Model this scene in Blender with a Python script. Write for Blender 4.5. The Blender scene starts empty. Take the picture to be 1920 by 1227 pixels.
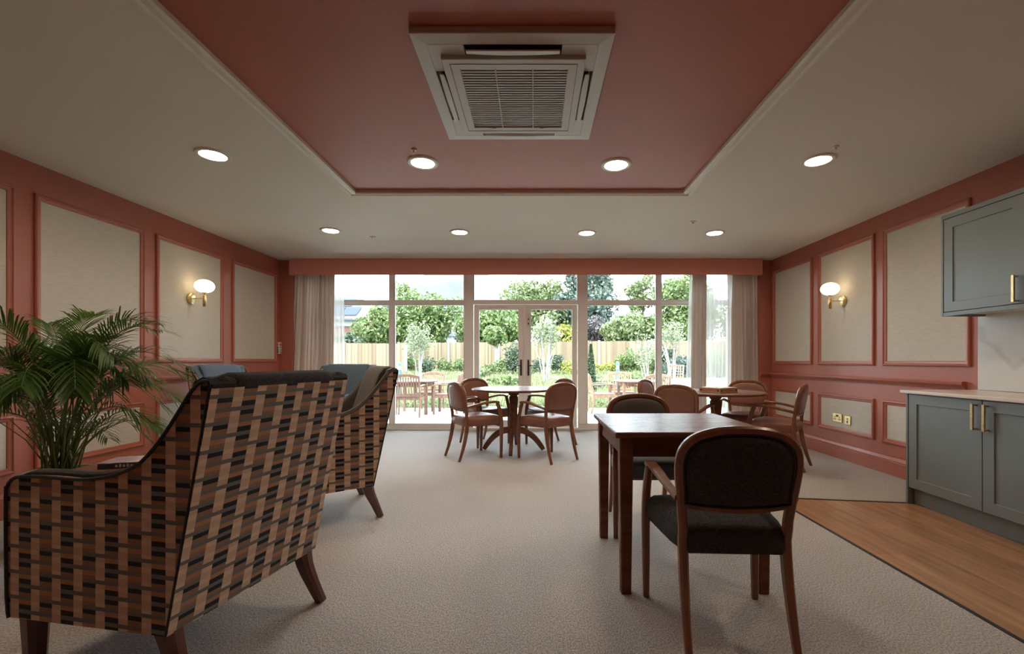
import bpy, math, random
import numpy as np
from math import sin, cos, pi, sqrt, radians, atan2
from mathutils import Vector, Matrix

random.seed(7); np.random.seed(7)
S = bpy.context.scene
COL = S.collection

# ------------------------------------------------------------------ camera, world, sun, exposure
EYE = 1.16
F = 845.0
cam_d = bpy.data.cameras.new('camera'); cam = bpy.data.objects.new('camera', cam_d); COL.objects.link(cam)
cam.location = (0, 0, EYE); cam.rotation_euler = (pi/2, 0, 0)
cam_d.sensor_fit = 'HORIZONTAL'; cam_d.sensor_width = 36; cam_d.lens = F/1920*36
cam_d.shift_x = -(1001-960)/1920; cam_d.shift_y = (677-613.5)/1920
cam_d.clip_start = 0.05; cam_d.clip_end = 400
S.camera = cam
S.view_settings.view_transform = 'Standard'; S.view_settings.look = 'None'
S.view_settings.gamma = 1; S.view_settings.use_curve_mapping = False
S.view_settings.exposure = 0.68
S.cycles.max_bounces = 8; S.cycles.diffuse_bounces = 4; S.cycles.glossy_bounces = 3
S.cycles.transmission_bounces = 6; S.cycles.transparent_max_bounces = 12
S.cycles.caustics_reflective = False; S.cycles.caustics_refractive = False
S.cycles.sample_clamp_indirect = 4

W = bpy.data.worlds.new('world'); S.world = W; W.use_nodes = True
wn = W.node_tree.nodes; wl = W.node_tree.links; wn.clear()
wo = wn.new('ShaderNodeOutputWorld'); bg = wn.new('ShaderNodeBackground')
tc = wn.new('ShaderNodeTexCoord'); mp = wn.new('ShaderNodeMapping'); mp.inputs['Scale'].default_value = (1, 1, 2.6)
mp.inputs['Location'].default_value = (0.55, 0.2, 0.3)
ns = wn.new('ShaderNodeTexNoise'); ns.inputs['Scale'].default_value = 2.3; ns.inputs['Detail'].default_value = 6; ns.inputs['Roughness'].default_value = .5
cr = wn.new('ShaderNodeValToRGB')
cr.color_ramp.elements[0].position = .34; cr.color_ramp.elements[0].color = (.034, .043, .049, 1)
cr.color_ramp.elements[1].position = .52; cr.color_ramp.elements[1].color = (.78, .90, 1.0, 1)
e_ = cr.color_ramp.elements.new(.44); e_.color = (.056, .060, .063, 1)
wl.new(tc.outputs['Generated'], mp.inputs['Vector']); wl.new(mp.outputs[0], ns.inputs['Vector'])
wl.new(ns.outputs['Fac'], cr.inputs[0]); wl.new(cr.outputs[0], bg.inputs[0]); wl.new(bg.outputs[0], wo.inputs[0])
bg.inputs[1].default_value = 13.5

sun_d = bpy.data.lights.new('sun', 'SUN'); sun = bpy.data.objects.new('sun', sun_d); COL.objects.link(sun)
sun_d.energy = 5.5; sun_d.angle = radians(12); sun_d.color = (1, .96, .88)
sun.rotation_euler = (radians(38), radians(14), radians(-48)) # high, behind the house to the side
LAMP = 86.0      # downlight lens strength
GLOBE = 2.2      # wall light globes

# ------------------------------------------------------------------ materials
def s2l(c):
    return tuple((x/12.92 if x <= .04045 else ((x+.055)/1.055)**2.4) for x in [v/255 for v in c])
MATS = {}
def mat(name, col=(.5, .5, .5), rough=.6, metal=0, noise=None, bump=None, spec=.5, coat=0, emit=None, sheen=0):
    """noise=(scale xyz, amount, detail)  bump=(scale xyz, strength, distance)"""
    m = bpy.data.materials.new(name); m.use_nodes = True
    nt = m.node_tree; n = nt.nodes; l = nt.links; b = n['Principled BSDF']
    b.inputs['Base Color'].default_value = (*col, 1); b.inputs['Roughness'].default_value = rough
    b.inputs['Metallic'].default_value = metal; b.inputs['Specular IOR Level'].default_value = spec
    b.inputs['Coat Weight'].default_value = coat; b.inputs['Coat Roughness'].default_value = .15
    if sheen: b.inputs['Sheen Weight'].default_value = sheen
    t = n.new('ShaderNodeTexCoord')
    def nz(sc, det=4):
        q = n.new('ShaderNodeMapping'); q.inputs['Scale'].default_value = sc
        l.new(t.outputs['Object'], q.inputs[0])
        z = n.new('ShaderNodeTexNoise'); z.inputs['Scale'].default_value = 1; z.inputs['Detail'].default_value = det
        l.new(q.outputs[0], z.inputs['Vector']); return z
    if noise:
        z = nz(noise[0], noise[2] if len(noise) > 2 else 4); r = n.new('ShaderNodeValToRGB')
        a = noise[1]
        r.color_ramp.elements[0].position = .32; r.color_ramp.elements[1].position = .68
        r.color_ramp.elements[0].color = (*[c*(1-a) for c in col], 1)
        r.color_ramp.elements[1].color = (*[min(1, c*(1+a)) for c in col], 1)
        l.new(z.outputs['Fac'], r.inputs[0]); l.new(r.outputs[0], b.inputs['Base Color'])
    if bump:
        z = nz(bump[0]); u = n.new('ShaderNodeBump'); u.inputs['Strength'].default_value = bump[1]; u.inputs['Distance'].default_value = bump[2]
        l.new(z.outputs['Fac'], u.inputs['Height']); l.new(u.outputs[0], b.inputs['Normal'])
    if emit:
        b.inputs['Emission Color'].default_value = (*emit[0], 1); b.inputs['Emission Strength'].default_value = emit[1]
    MATS[name] = m; return m

RED = (.41, .132, .088)
paint = mat('terracotta_paint', RED, .42, noise=((1.5, 1.5, 1.5), .04))
paintc = mat('terracotta_ceiling_paint', (.39, .108, .060), .55, noise=((1.2, 1.2, 1.2), .05))
pelm_m = mat('pelmet_fabric', (.70, .29, .23), .8, noise=((120, 120, 120), .08), bump=((300, 300, 300), .15, .001))
white_c = mat('ceiling_white', (.72, .68, .595), .8, noise=((.8, .8, .8), .03))
white_t = mat('ceiling_trim_white', (.72, .68, .59), .45)
carpet_m = mat('carpet_pile', (.40, .355, .32), .95, noise=((170, 105, 170), .5, 4), bump=((200, 130, 200), .8, .0035), spec=.1, sheen=.2)
edge_m = mat('black_edging', (.012, .012, .014), .45)
wallpaper = mat('linen_wallpaper', (.60, .555, .485), .8, noise=((2, 14, 160), .07, 6), bump=((30, 60, 600), .25, .001))
upvc = mat('window_frame_white', (.86, .83, .81), .3, noise=((2, 2, 2), .02))
leather = mat('brown_leather', (.225, .092, .060), .36, noise=((5, 5, 5), .14), bump=((160, 160, 160), .08, .001))
chair_wood = mat('chair_wood', (.20, .075, .035), .33, noise=((12, 12, 3), .3, 5), coat=.08)
table_wood = mat('table_wood', (.15, .058, .030), .30, noise=((3, 22, 22), .25, 6), spec=.2)
table_wood2 = mat('round_table_wood', (.20, .085, .05), .32, noise=((3, 22, 22), .22, 6), spec=.2)
arm_leg = mat('armchair_leg_wood', (.105, .032, .018), .3, noise=((12, 12, 3), .25), coat=.3)
charcoal = mat('charcoal_fabric', (.042, .039, .038), .92, noise=((90, 90, 400), .6, 4), bump=((200, 200, 600), .6, .0015), spec=.25)
greybrown = mat('grey_brown_fabric', (.085, .07, .06), .9, noise=((200, 200, 400), .25), bump=((400, 400, 400), .3, .001), sheen=.15)
blue_f = mat('blue_fabric', (.095, .135, .19), .9, noise=((200, 200, 400), .2), bump=((400, 400, 400), .3, .001), sheen=.15)
blueblack = mat('seat_fabric_blue_grey', (.05, .055, .062), .85, noise=((200, 200, 300), .35), bump=((400, 400, 400), .35, .001), sheen=.2)
piping_m = mat('black_piping', (.006, .006, .007), .5)
cab_m = mat('cabinet_paint', (.165, .187, .188), .38, noise=((2, 2, 2), .03))
cab_in = mat('cabinet_underside', (.66, .62, .55), .5)
worktop_m = mat('worktop_stone', (.70, .62, .56), .22, noise=((8, 8, 8), .06, 6))
def marble():
    m = mat('splashback_marble', (.66, .65, .62), .2)
    n = m.node_tree.nodes; l = m.node_tree.links; b = n['Principled BSDF']
    t = n['Texture Coordinate'] if 'Texture Coordinate' in n else n.new('ShaderNodeTexCoord')
    w = n.new('ShaderNodeTexWave'); w.inputs['Scale'].default_value = .45; w.inputs['Distortion'].default_value = 9; w.inputs['Detail'].default_value = 4
    r = n.new('ShaderNodeValToRGB'); r.color_ramp.elements[0].position = 0; r.color_ramp.elements[0].color = (.56, .55, .53, 1)
    r.color_ramp.elements[1].position = .006; r.color_ramp.elements[1].color = (.66, .65, .62, 1)
    l.new(t.outputs['Object'], w.inputs[0]); l.new(w.outputs['Fac'], r.inputs[0]); l.new(r.outputs[0], b.inputs['Base Color']); return m
splash_m = marble()
brass = mat('brushed_brass', (.72, .53, .27), .28, 1, noise=((40, 40, 40), .12))
plastic = mat('white_plastic', (.72, .68, .60), .38)
plastic_g = mat('air_conditioner_plastic', (.50, .455, .39), .42)
dark_slot = mat('dark_recess', (.02, .017, .014), .6)
black_pl = mat('black_plastic', (.015, .015, .016), .35)
red_pl = mat('red_plastic', (.5, .03, .02), .35)
pale_tag = mat('pale_tag', (.42, .42, .41), .7)
steel = mat('dark_steel', (.12, .11, .11), .3, .9)
lens_m = mat('downlight_lens', (1, 1, 1), .4, emit=((1, .82, .62), LAMP))
globe_m = mat('opal_globe', (.95, .85, .7), .25, emit=((1, .78, .46), GLOBE))
vinyl_cols = []
for i, c in enumerate([(.34, .17, .078), (.30, .148, .066), (.37, .19, .09), (.325, .16, .078)]):
    vinyl_cols.append(mat('oak_plank_finish_%s' % 'abcd'[i], c, .34, noise=((26, 2.2, 26), .28, 7), coat=.1))
paving_m = mat('pale_paving', (.62, .61, .57), .8, noise=((3, 3, 3), .1, 6))
path_m = mat('grey_path', (.24, .26, .27), .85, noise=((6, 6, 6), .12, 6))
soil_m = mat('dark_soil', (.06, .045, .03), .95, noise=((30, 30, 30), .4))
lawn_m = mat('lawn', (.075, .095, .04), .95, noise=((1.3, 1.3, 1.3), .3, 8))
teak = mat('weathered_teak', (.13, .065, .042), .55, noise=((20, 20, 5), .25, 5))
teak2 = mat('pale_teak', (.19, .108, .068), .55, noise=((20, 20, 5), .25, 5))
concrete = mat('concrete_post', (.16, .16, .155), .9, noise=((10, 10, 10), .1))
bark_w = mat('birch_bark', (.22, .21, .195), .8, noise=((8, 8, 20), .3))
bark_d = mat('brown_bark', (.12, .085, .06), .9, noise=((8, 8, 3), .3))
bollard_m = mat('bollard_green', (.045, .10, .115), .45)
tile_m = mat('roof_tile', (.062, .047, .042), .85, noise=((1.2, 1.2, 6), .3, 6))
slate_m = mat('roof_slate', (.026, .028, .032), .8, noise=((1.2, 1.2, 6), .3, 6))
brick_m = mat('red_brick', (.085, .040, .030), .9, noise=((4, 4, 12), .3, 4))
render_m = mat('white_render', (.20, .205, .21), .8)
chim_m = mat('chimney_brick', (.06, .048, .04), .9, noise=((5, 5, 14), .25))
solar_m = mat('solar_glass', (.02, .03, .05), .6, spec=.2)
house_w = mat('dark_cladding', (.02, .03, .042), .5)
pot_m = mat('white_pot', (.62, .60, .57), .35)
magpurple = mat('magazine_print', (.50, .40, .40), .3, noise=((18, 18, 18), .45, 3))
magblack = mat('magazine_spine', (.02, .025, .035), .35)
def satin(m, k=.5, rough=.27):
    nt = m.node_tree; n = nt.nodes; l = nt.links; b = n['Principled BSDF']; o = n['Material Output']
    b.inputs['Specular IOR Level'].default_value = 0; b.inputs['Roughness'].default_value = .8
    gl = n.new('ShaderNodeBsdfGlossy'); gl.inputs['Roughness'].default_value = rough; f = n.new('ShaderNodeFresnel'); f.inputs[0].default_value = 1.45
    q = n.new('ShaderNodeMath'); q.operation = 'MULTIPLY'; q.inputs[1].default_value = k; l.new(f.outputs[0], q.inputs[0])
    mx = n.new('ShaderNodeMixShader'); l.new(q.outputs[0], mx.inputs[0]); l.new(b.outputs[0], mx.inputs[1]); l.new(gl.outputs[0], mx.inputs[2]); l.new(mx.outputs[0], o.inputs[0])
satin(table_wood); satin(table_wood2)
side_wood = mat('side_table_wood', (.30, .12, .05), .3, noise=((3, 22, 22), .25, 6), coat=.3)
box_m = mat('game_box_card', (.46, .30, .17), .6, noise=((60, 60, 60), .06))
print_red = mat('print_red', (.35, .04, .02), .6)
print_black = mat('print_black', (.03, .02, .015), .6)
lid_m = mat('game_box_lid', (.55, .42, .27), .45)

def glass():
    m = bpy.data.materials.new('window_glass'); m.use_nodes = True; n = m.node_tree.nodes; l = m.node_tree.links; n.clear()
    o = n.new('ShaderNodeOutputMaterial'); mx = n.new('ShaderNodeMixShader'); t = n.new('ShaderNodeBsdfTransparent'); g = n.new('ShaderNodeBsdfGlossy')
    t.inputs[0].default_value = (.97, .985, .98, 1); g.inputs['Roughness'].default_value = .0
    f = n.new('ShaderNodeFresnel'); f.inputs[0].default_value = 1.45
    l.new(f.outputs[0], mx.inputs[0]); l.new(t.outputs[0], mx.inputs[1]); l.new(g.outputs[0], mx.inputs[2]); l.new(mx.outputs[0], o.inputs[0]); return m
glass_m = glass()
def cloth(name, col, trans, alpha=0):
    m = bpy.data.materials.new(name); m.use_nodes = True; n = m.node_tree.nodes; l = m.node_tree.links; n.clear()
    o = n.new('ShaderNodeOutputMaterial'); d = n.new('ShaderNodeBsdfDiffuse'); t = n.new('ShaderNodeBsdfTranslucent'); mx = n.new('ShaderNodeMixShader')
    d.inputs[0].default_value = (*col, 1); t.inputs[0].default_value = (*col, 1); mx.inputs[0].default_value = trans
    l.new(d.outputs[0], mx.inputs[1]); l.new(t.outputs[0], mx.inputs[2]); last = mx
    if alpha:
        tr = n.new('ShaderNodeBsdfTransparent'); m2 = n.new('ShaderNodeMixShader'); m2.inputs[0].default_value = alpha
        l.new(mx.outputs[0], m2.inputs[1]); l.new(tr.outputs[0], m2.inputs[2]); last = m2
    l.new(last.outputs[0], o.inputs[0]); return m
drape_m = cloth('taupe_drape', (.52, .415, .345), .26)
sheer_m = cloth('white_sheer', (.86, .85, .82), .5, .38)
def leafmat(name, c1, c2, c3=None, trans=.3, rough=.5):
    m = bpy.data.materials.new(name); m.use_nodes = True; n = m.node_tree.nodes; l = m.node_tree.links; b = n['Principled BSDF']; o = n['Material Output']
    g = n.new('ShaderNodeNewGeometry'); r = n.new('ShaderNodeValToRGB')
    r.color_ramp.elements[0].color = (*c1, 1); r.color_ramp.elements[1].color = (*c2, 1)
    if c3: e = r.color_ramp.elements.new(.93); e.color = (*c2, 1); r.color_ramp.elements[-1].color = (*c3, 1)
    l.new(g.outputs['Random Per Island'], r.inputs[0]); l.new(r.outputs[0], b.inputs['Base Color']); b.inputs['Roughness'].default_value = rough
    t = n.new('ShaderNodeBsdfTranslucent'); l.new(r.outputs[0], t.inputs[0]); mx = n.new('ShaderNodeMixShader'); mx.inputs[0].default_value = trans
    l.new(b.outputs[0], mx.inputs[1]); l.new(t.outputs[0], mx.inputs[2]); l.new(mx.outputs[0], o.inputs[0]); return m
lf_mid = leafmat('leaves_mid_green', (0.050, 0.086, 0.020), (0.144, 0.189, 0.059))
lf_light = leafmat('leaves_light_green', (0.077, 0.113, 0.032), (0.180, 0.211, 0.099))
lf_dark = leafmat('leaves_dark_green', (0.020, 0.038, 0.018), (0.068, 0.099, 0.050))
lf_blue = leafmat('leaves_blue_green', (0.032, 0.050, 0.038), (0.090, 0.122, 0.090))
lf_purple = leafmat('leaves_copper', (0.041, 0.034, 0.034), (0.099, 0.086, 0.086))
lf_yellow = leafmat('leaves_yellow_green', (0.135, 0.153, 0.023), (0.270, 0.261, 0.054))
lf_pale = leafmat('leaves_pale_olive', (0.117, 0.140, 0.072), (0.216, 0.234, 0.144))
grass_l = leafmat('grass_blades', (0.099, 0.122, 0.045), (0.234, 0.248, 0.126), (0.315, 0.297, 0.216))
fence_m = leafmat('fence_boards', (.095, .067, .038), (.165, .126, .078), trans=0, rough=.85)
palm_l = leafmat('palm_leaflets', (.030, .075, .014), (.11, .20, .035), trans=.2, rough=.35)
palm_s = mat('palm_stem', (.14, .19, .05), .45, noise=((30, 30, 4), .3))
flower_l = leafmat('flower_mix', (0.203, 0.189, 0.090), (0.360, 0.351, 0.315))

def pattern_mat():
    m = bpy.data.materials.new('woven_block_pattern'); m.use_nodes = True; n = m.node_tree.nodes; l = m.node_tree.links; b = n['Principled BSDF']
    b.inputs['Roughness'].default_value = .85; b.inputs['Specular IOR Level'].default_value = .25; b.inputs['Sheen Weight'].default_value = .1
    uv = n.new('ShaderNodeUVMap'); uv.uv_map = 'UVMap'; sp = n.new('ShaderNodeSeparateXYZ'); l.new(uv.outputs[0], sp.inputs[0])
    def mth(op, a, v=None):
        q = n.new('ShaderNodeMath'); q.operation = op; l.new(a, q.inputs[0])
        if v is not None:
            if isinstance(v, (int, float)): q.inputs[1].default_value = v
            else: l.new(v, q.inputs[1])
        return q.outputs[0]
    u = mth('FRACT', mth('DIVIDE', sp.outputs[0], .200)); v = mth('FRACT', mth('DIVIDE', sp.outputs[1], .0925))
    K = (.012, .013, .017); G_ = (.165, .153, .142); B = (.27, .155, .095); O = (.42, .205, .11); T = (.60, .41, .285); L = (.68, .50, .36)
    def ramp(cs):
        r = n.new('ShaderNodeValToRGB'); r.color_ramp.interpolation = 'CONSTANT'; e = r.color_ramp.elements
        e[0].position = 0; e[0].color = (*cs[0], 1); e[1].position = 1/6; e[1].color = (*cs[1], 1)
        e[1].position = .17
        for i in range(2, 6):
            q = e.new([0, .17, .32, .46, .64, .80][i]); q.color = (*cs[i], 1)
        l.new(v, r.inputs[0]); return r.outputs[0]
    # v grows upwards: row order bottom -> top reversed from the photo reading
    A = ramp([O, G_, B, K, G_, K]); AB = ramp([T, G_, L, T, T, L]); Bc = ramp([K, G_, B, O, G_, B]); BA = ramp([L, T, T, L, G_, T])
    def mixc(f, a, c):
        q = n.new('ShaderNodeMix'); q.data_type = 'RGBA'; l.new(f, q.inputs[0]); l.new(a, q.inputs[6]); l.new(c, q.inputs[7]); return q.outputs[2]
    c = mixc(mth('GREATER_THAN', u, .295), A, AB); c = mixc(mth('GREATER_THAN', u, .5), c, Bc); c = mixc(mth('GREATER_THAN', u, .795), c, BA)
    # fine thread relief
    z = n.new('ShaderNodeTexNoise'); z.inputs['Scale'].default_value = 420; l.new(uv.outputs[0], z.inputs['Vector'])
    bu = n.new('ShaderNodeBump'); bu.inputs['Strength'].default_value = .2; bu.inputs['Distance'].default_value = .001
    l.new(z.outputs['Fac'], bu.inputs['Height']); l.new(bu.outputs[0], b.inputs['Normal'])
    l.new(c, b.inputs['Base Color']); return m
patt = pattern_mat()

# ------------------------------------------------------------------ geometry helper
class G:
    def __init__(s): s.v = []; s.f = []
    def add(s, vs, fs):
        o = len(s.v); s.v += [tuple(p) for p in vs]; s.f += [tuple(i+o for i in f) for f in fs]; return s
    def box(s, x0, x1, y0, y1, z0, z1, M=None):
        vs = [Vector((x, y, z)) for z in (z0, z1) for y in (y0, y1) for x in (x0, x1)]
        if M: vs = [M @ q for q in vs]
        return s.add(vs, [(0, 2, 3, 1), (4, 5, 7, 6), (0, 1, 5, 4), (2, 6, 7, 3), (0, 4, 6, 2), (1, 3, 7, 5)])
    def prism(s, poly, fn, a, b):
        """poly 2D list, fn(u,v,w) -> xyz, extruded from w=a to w=b"""
        k = len(poly); vs = [fn(u, v, a) for u, v in poly]+[fn(u, v, b) for u, v in poly]
        return s.add(vs, [tuple(range(k))[::-1], tuple(range(k, 2*k))]+[(i, (i+1) % k, (i+1) % k+k, i+k) for i in range(k)])
    def loft(s, rings, close=False, caps=True):
        k = len(rings[0]); vs = [p for r in rings for p in r]; fs = []
        m = len(rings)
        for j in range(m if close else m-1):
            a = j*k; c = ((j+1) % m)*k
            for i in range(k): fs.append((a+i, a+(i+1) % k, c+(i+1) % k, c+i))
        if caps and not close: fs += [tuple(range(k))[::-1], tuple((m-1)*k+i for i in range(k))]
        return s.add(vs, fs)
    def sweep(s, pts, secs, side=(1, 0, 0), close=False, ch=.25):
        pts = [Vector(p) for p in pts]; side = Vector(side); rings = []; m = len(pts)
        if not isinstance(secs, list): secs = [secs]*m
        for i, p in enumerate(pts):
            a = pts[i-1] if (i > 0 or close) else p; b = pts[(i+1) % m] if (i < m-1 or close) else p
            t = (b-a).normalized(); sd = (side-t*side.dot(t)).normalized(); up = t.cross(sd)
            w, h = secs[i][0]/2, secs[i][1]/2; c = min(w, h)*ch*2
            rings.append([p+sd*x+up*y for x, y in ((w, h-c), (w-c, h), (-w+c, h), (-w, h-c), (-w, -h+c), (-w+c, -h), (w-c, -h), (w, -h+c))])
        return s.loft(rings, close)
    def tube(s, pts, r, n=8, close=False):
        pts = [Vector(p) for p in pts]; m = len(pts); rings = []
        if not isinstance(r, list): r = [r]*m
        ref = Vector((0.13, .21, 1)).normalized()
        for i, p in enumerate(pts):
            a = pts[i-1] if (i > 0 or close) else p; b = pts[(i+1) % m] if (i < m-1 or close) else p
            t = (b-a).normalized()
            if abs(t.dot(ref)) > .97: ref = Vector((1, .1, 0)).normalized()
            x = (ref-t*ref.dot(t)).normalized(); y = t.cross(x)
            rings.append([p+(x*cos(2*pi*k/n)+y*sin(2*pi*k/n))*r[i] for k in range(n)])
        return s.loft(rings, close)
    def lathe(s, prof, n=24, o=(0, 0, 0), ax='z'):
        rings = []
        for r, z in prof:
            ring = []
            for k in range(n):
                c, d = r*cos(2*pi*k/n), r*sin(2*pi*k/n)
                q = (c, d, z) if ax == 'z' else ((z, c, d) if ax == 'x' else (d, z, c))
                ring.append(Vector(q)+Vector(o))
            rings.append(ring)
        return s.loft(rings)
    def pillow(s, outline, fn, thick, rings=5, p=3.0, bottom=1.0):
        """soft pad: outline 2D around its centroid, fn(u,v,w)"""
        cx = sum(q[0] for q in outline)/len(outline); cy = sum(q[1] for q in outline)/len(outline); k = len(outline)
        R = []
        def ring(r, w): return [fn(cx+(u-cx)*r, cy+(v-cy)*r, w) for u, v in outline]
        rs = [.02, .35, .6, .8, .92, .98, 1.0]
        for r in rs: R.append(ring(r, -thick*bottom*(1-r**p*.0)*sqrt(max(0, 1-r**(p*2)))*1.0))
        for r in rs[::-1][1:]: R.append(ring(r, thick*sqrt(max(0, 1-r**(p*2)))))
        return s.loft(R)

def smooth(pts, n=4):
    """catmull rom through tuples of any length"""
    P = [np.array(p, float) for p in pts]; out = []
    for i in range(len(P)-1):
        p0 = P[max(i-1, 0)]; p1 = P[i]; p2 = P[i+1]; p3 = P[min(i+2, len(P)-1)]
        for k in range(n):
            t = k/n; out.append(tuple(.5*((2*p1)+(-p0+p2)*t+(2*p0-5*p1+4*p2-p3)*t*t+(-p0+3*p1-3*p2+p3)*t**3)))
    out.append(tuple(P[-1])); return out

def mk(name, g, m, parent=None, flat=False, bevel=0, loc=None, uv=False, angle=32):
    me = bpy.data.meshes.new(name); me.from_pydata(g.v, [], g.f); me.update()
    me.materials.append(m)
    if not flat:
        me.shade_smooth(); me.set_sharp_from_angle(angle=radians(angle))
    if uv:
        l = me.uv_layers.new(name='UVMap')
        for p in me.polygons:
            nn = p.normal
            for li in p.loop_indices:
                c = me.vertices[me.loops[li].vertex_index].co
                l.data[li].uv = (c.y, c.z) if abs(nn.x) > .6 else ((c.x+.03, c.z) if abs(nn.y) > .35 else (c.x, c.y))
    o = bpy.data.objects.new(name, me); COL.objects.link(o)
    if parent: o.parent = parent
    if loc: o.location = loc
    if bevel:
        b = o.modifiers.new('bevel', 'BEVEL'); b.width = bevel; b.segments = 2; b.limit_method = 'ANGLE'; b.angle_limit = radians(40)
    return o
def tag(o, label=None, cat=None, group=None, kind=None):
    if label: o['label'] = label
    if cat: o['category'] = cat
    if group: o['group'] = group
    if kind: o['kind'] = kind
    return o
def empty(name, loc=(0, 0, 0), rz=0):
    o = bpy.data.objects.new(name, None); COL.objects.link(o); o.location = loc; o.rotation_euler = (0, 0, rz); o.empty_display_size = .1; return o
def copy_tree(o, parent=None):
    c = o.copy(); COL.objects.link(c)
    if parent: c.parent = parent
    for ch in list(o.children): copy_tree(ch, c)
    return c
def bx(name, b, m, parent=None, bevel=0): return mk(name, G().box(*b), m, parent, flat=not bevel, bevel=bevel)

# ------------------------------------------------------------------ room measures
XL, XR, YF, YB, H = -3.887, 3.642, 6.90, -1.25, 2.70
YG = 7.63        # inner face of the glazing
LX0, LX1 = -3.70, 3.46

# floor ----------------------------------------------------------------
fl = tag(mk('floor', G().box(XL-.2, XR+.2, YB-.2, YG+.12, -.25, -.008), soil_m, flat=True), 'floor of beige carpet with an oak plank strip along the cabinets', 'floor', kind='structure')
def yline(x): return 3.83+(x-2.02)*(3.68-3.83)/(3.04-2.02)
g = G(); up = lambda u, v, w: (u, v, w)
g.prism([(XL, YB), (2.02, YB), (2.02, yline(2.02)), (XR, yline(XR)), (XR, YF), (LX1, YF), (LX1, YG-.005), (LX0, YG-.005), (LX0, YF), (XL, YF)], up, -.008, 0)
mk('carpet', g, carpet_m, fl, flat=True)
g = G(); g.prism([(2.008, YB), (2.032, YB), (2.032, yline(2.02)-.012), (2.008, yline(2.02)+.012)], up, -.006, .002)
mk('edging_strip', g, edge_m, fl, flat=True)
g = G(); g.prism([(2.02, yline(2.02)-.012), (XR, yline(XR)-.012), (XR, yline(XR)+.012), (2.02, yline(2.02)+.012)], up, -.006, .002)
mk('edging_strip', g, edge_m, fl, flat=True)
pw = .18
x = 2.034; k = 0
while x < XR:
    x1 = min(x+pw, XR); y = YB; off = [.3, 1.1, .7, .1, .9, .5][k % 6]; j = 0
    y0 = YB
    while True:
        y1 = YB+off+1.22*j
        e0, e1 = yline(x)-.014, yline(x1)-.014; last = y1 > min(e0, e1)-.05
        t = .0006
        poly = [(x+t, y0+t), (x1-t, y0+t), (x1-t, e1 if last else y1-t), (x+t, e0 if last else y1-t)]
        mk('plank', G().prism(poly, up, -.008, -.0008+.0003*random.random()), vinyl_cols[(k*3+j*2) % 4], fl, flat=True)
        y0 = y1; j += 1
        if last: break
    x = x1; k += 1

# ceiling ---------------------------------------------------------------
tx0, tx1, ty1 = -1.60, 1.345, 4.045
ceil = tag(mk('ceiling', G().box(XL-.2, XR+.2, YB-.2, YG+.14, H, H+.3), white_c, flat=True), 'off white ceiling framing a terracotta painted centre field', 'ceiling', kind='structure')
bx('painted_field', (tx0-.01, tx1+.01, YB, ty1+.01, H-.006, H+.01), paintc, ceil)
# moulding frame round the field: U shape, mitred
prof = [(0, -.006), (.0, -.030), (.012, -.040), (.024, -.038), (.030, -.024), (.060, -.021), (.070, -.034), (.084, -.032), (.090, 0), (.0, 0)]
g = G(); rings = []
for (cx, cy, sx, sy) in ((tx0, YB, -1, 0), (tx0, ty1, -1, 1), (tx1+.0, ty1, 1, 1), (tx1, YB, 1, 0)):
    rings.append([(cx+sx*a, cy+sy*a, H+z) for a, z in prof])
g.loft(rings)
tag(mk('trim_1', g, white_t, angle=20), 'white ceiling moulding round the terracotta field', 'moulding', kind='structure')

# walls ---------------------------------------------------------------
wL = tag(bx('wall_left', (XL-.2, XL, YB-.2, YG+.14, -.25, H), paint), 'terracotta wall with wallpaper panels behind the palm', 'wall', kind='structure')
wR = tag(bx('wall_right', (XR, XR+.2, YB-.2, YG+.14, -.25, H), paint), 'terracotta wall with wallpaper panels beside the grey cabinets', 'wall', kind='structure')
wF = tag(bx('wall_front', (XL, XR, YB-.2, YB, -.25, H), paint), 'plain terracotta wall facing the garden windows', 'wall', kind='structure')
g = G().box(XL, LX0, YF, YG+.14, -.25, H).box(LX1, XR, YF, YG+.14, -.25, H)
wB = tag(mk('wall_back', g, paint, flat=True), 'narrow dark red wall strips either side of the glazing', 'wall', kind='structure')

MPROF = [(0, 0), (0, .014), (.007, .022), (.016, .024), (.024, .015), (.038, .013), (.046, .008), (.05, 0)]
def moulding(parent, X, sg, y0, y1, z0, z1):
    rings = []
    for (cy, cz, dy, dz) in ((y0, z0, 1, 1), (y1, z0, -1, 1), (y1, z1, -1, -1), (y0, z1, 1, -1)):
        rings.append([(X+sg*h, cy+dy*a, cz+dz*a) for a, h in MPROF])
    mk('panel_moulding', G().loft(rings, close=True), paint, parent, angle=25)
    b = (X, X+sg*.003) if sg > 0 else (X-.003, X)
    bx('wallpaper_panel', (b[0], b[1], y0+.045, y1-.045, z0+.045, z1-.045), wallpaper, parent)
for y0, y1 in ((5.80, 6.79), (4.63, 5.63), (3.50, 4.49), (2.36, 3.365), (1.22, 2.225), (.08, 1.08), (-1.1, -.06)):
    moulding(wL, XL, 1, y0, y1, 1.14, 2.465); moulding(wL, XL, 1, y0, y1, .32, .755)
for y0, y1 in ((5.888, 6.835), (4.809, 5.757), (3.748, 4.691)):
    moulding(wR, XR, -1, y0, y1, 1.11, 2.52); moulding(wR, XR, -1, y0, y1, .315, .755)
DPROF = [(-.032, 0), (-.032, .016), (-.020, .020), (-.008, .030), (.006, .042), (.026, .046), (.034, .040), (.034, 0)]
def rail(name, parent, X, sg, y0, y1, z, P):
    return mk(name, G().loft([[(X+sg*h, y, z+a) for a, h in P] for y in (y0, y1)]), paint, parent, angle=25)
rail('dado_rail', wL, XL, 1, YB, YF, .96, DPROF)
rail('dado_rail', wR, XR, -1, 3.79, YF, .95, DPROF)
mk('dado_rail', G().loft([[(x, YF-h, .95+a) for a, h in DPROF] for x in (XR-.18, XR)]), paint, wB, angle=25)
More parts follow.
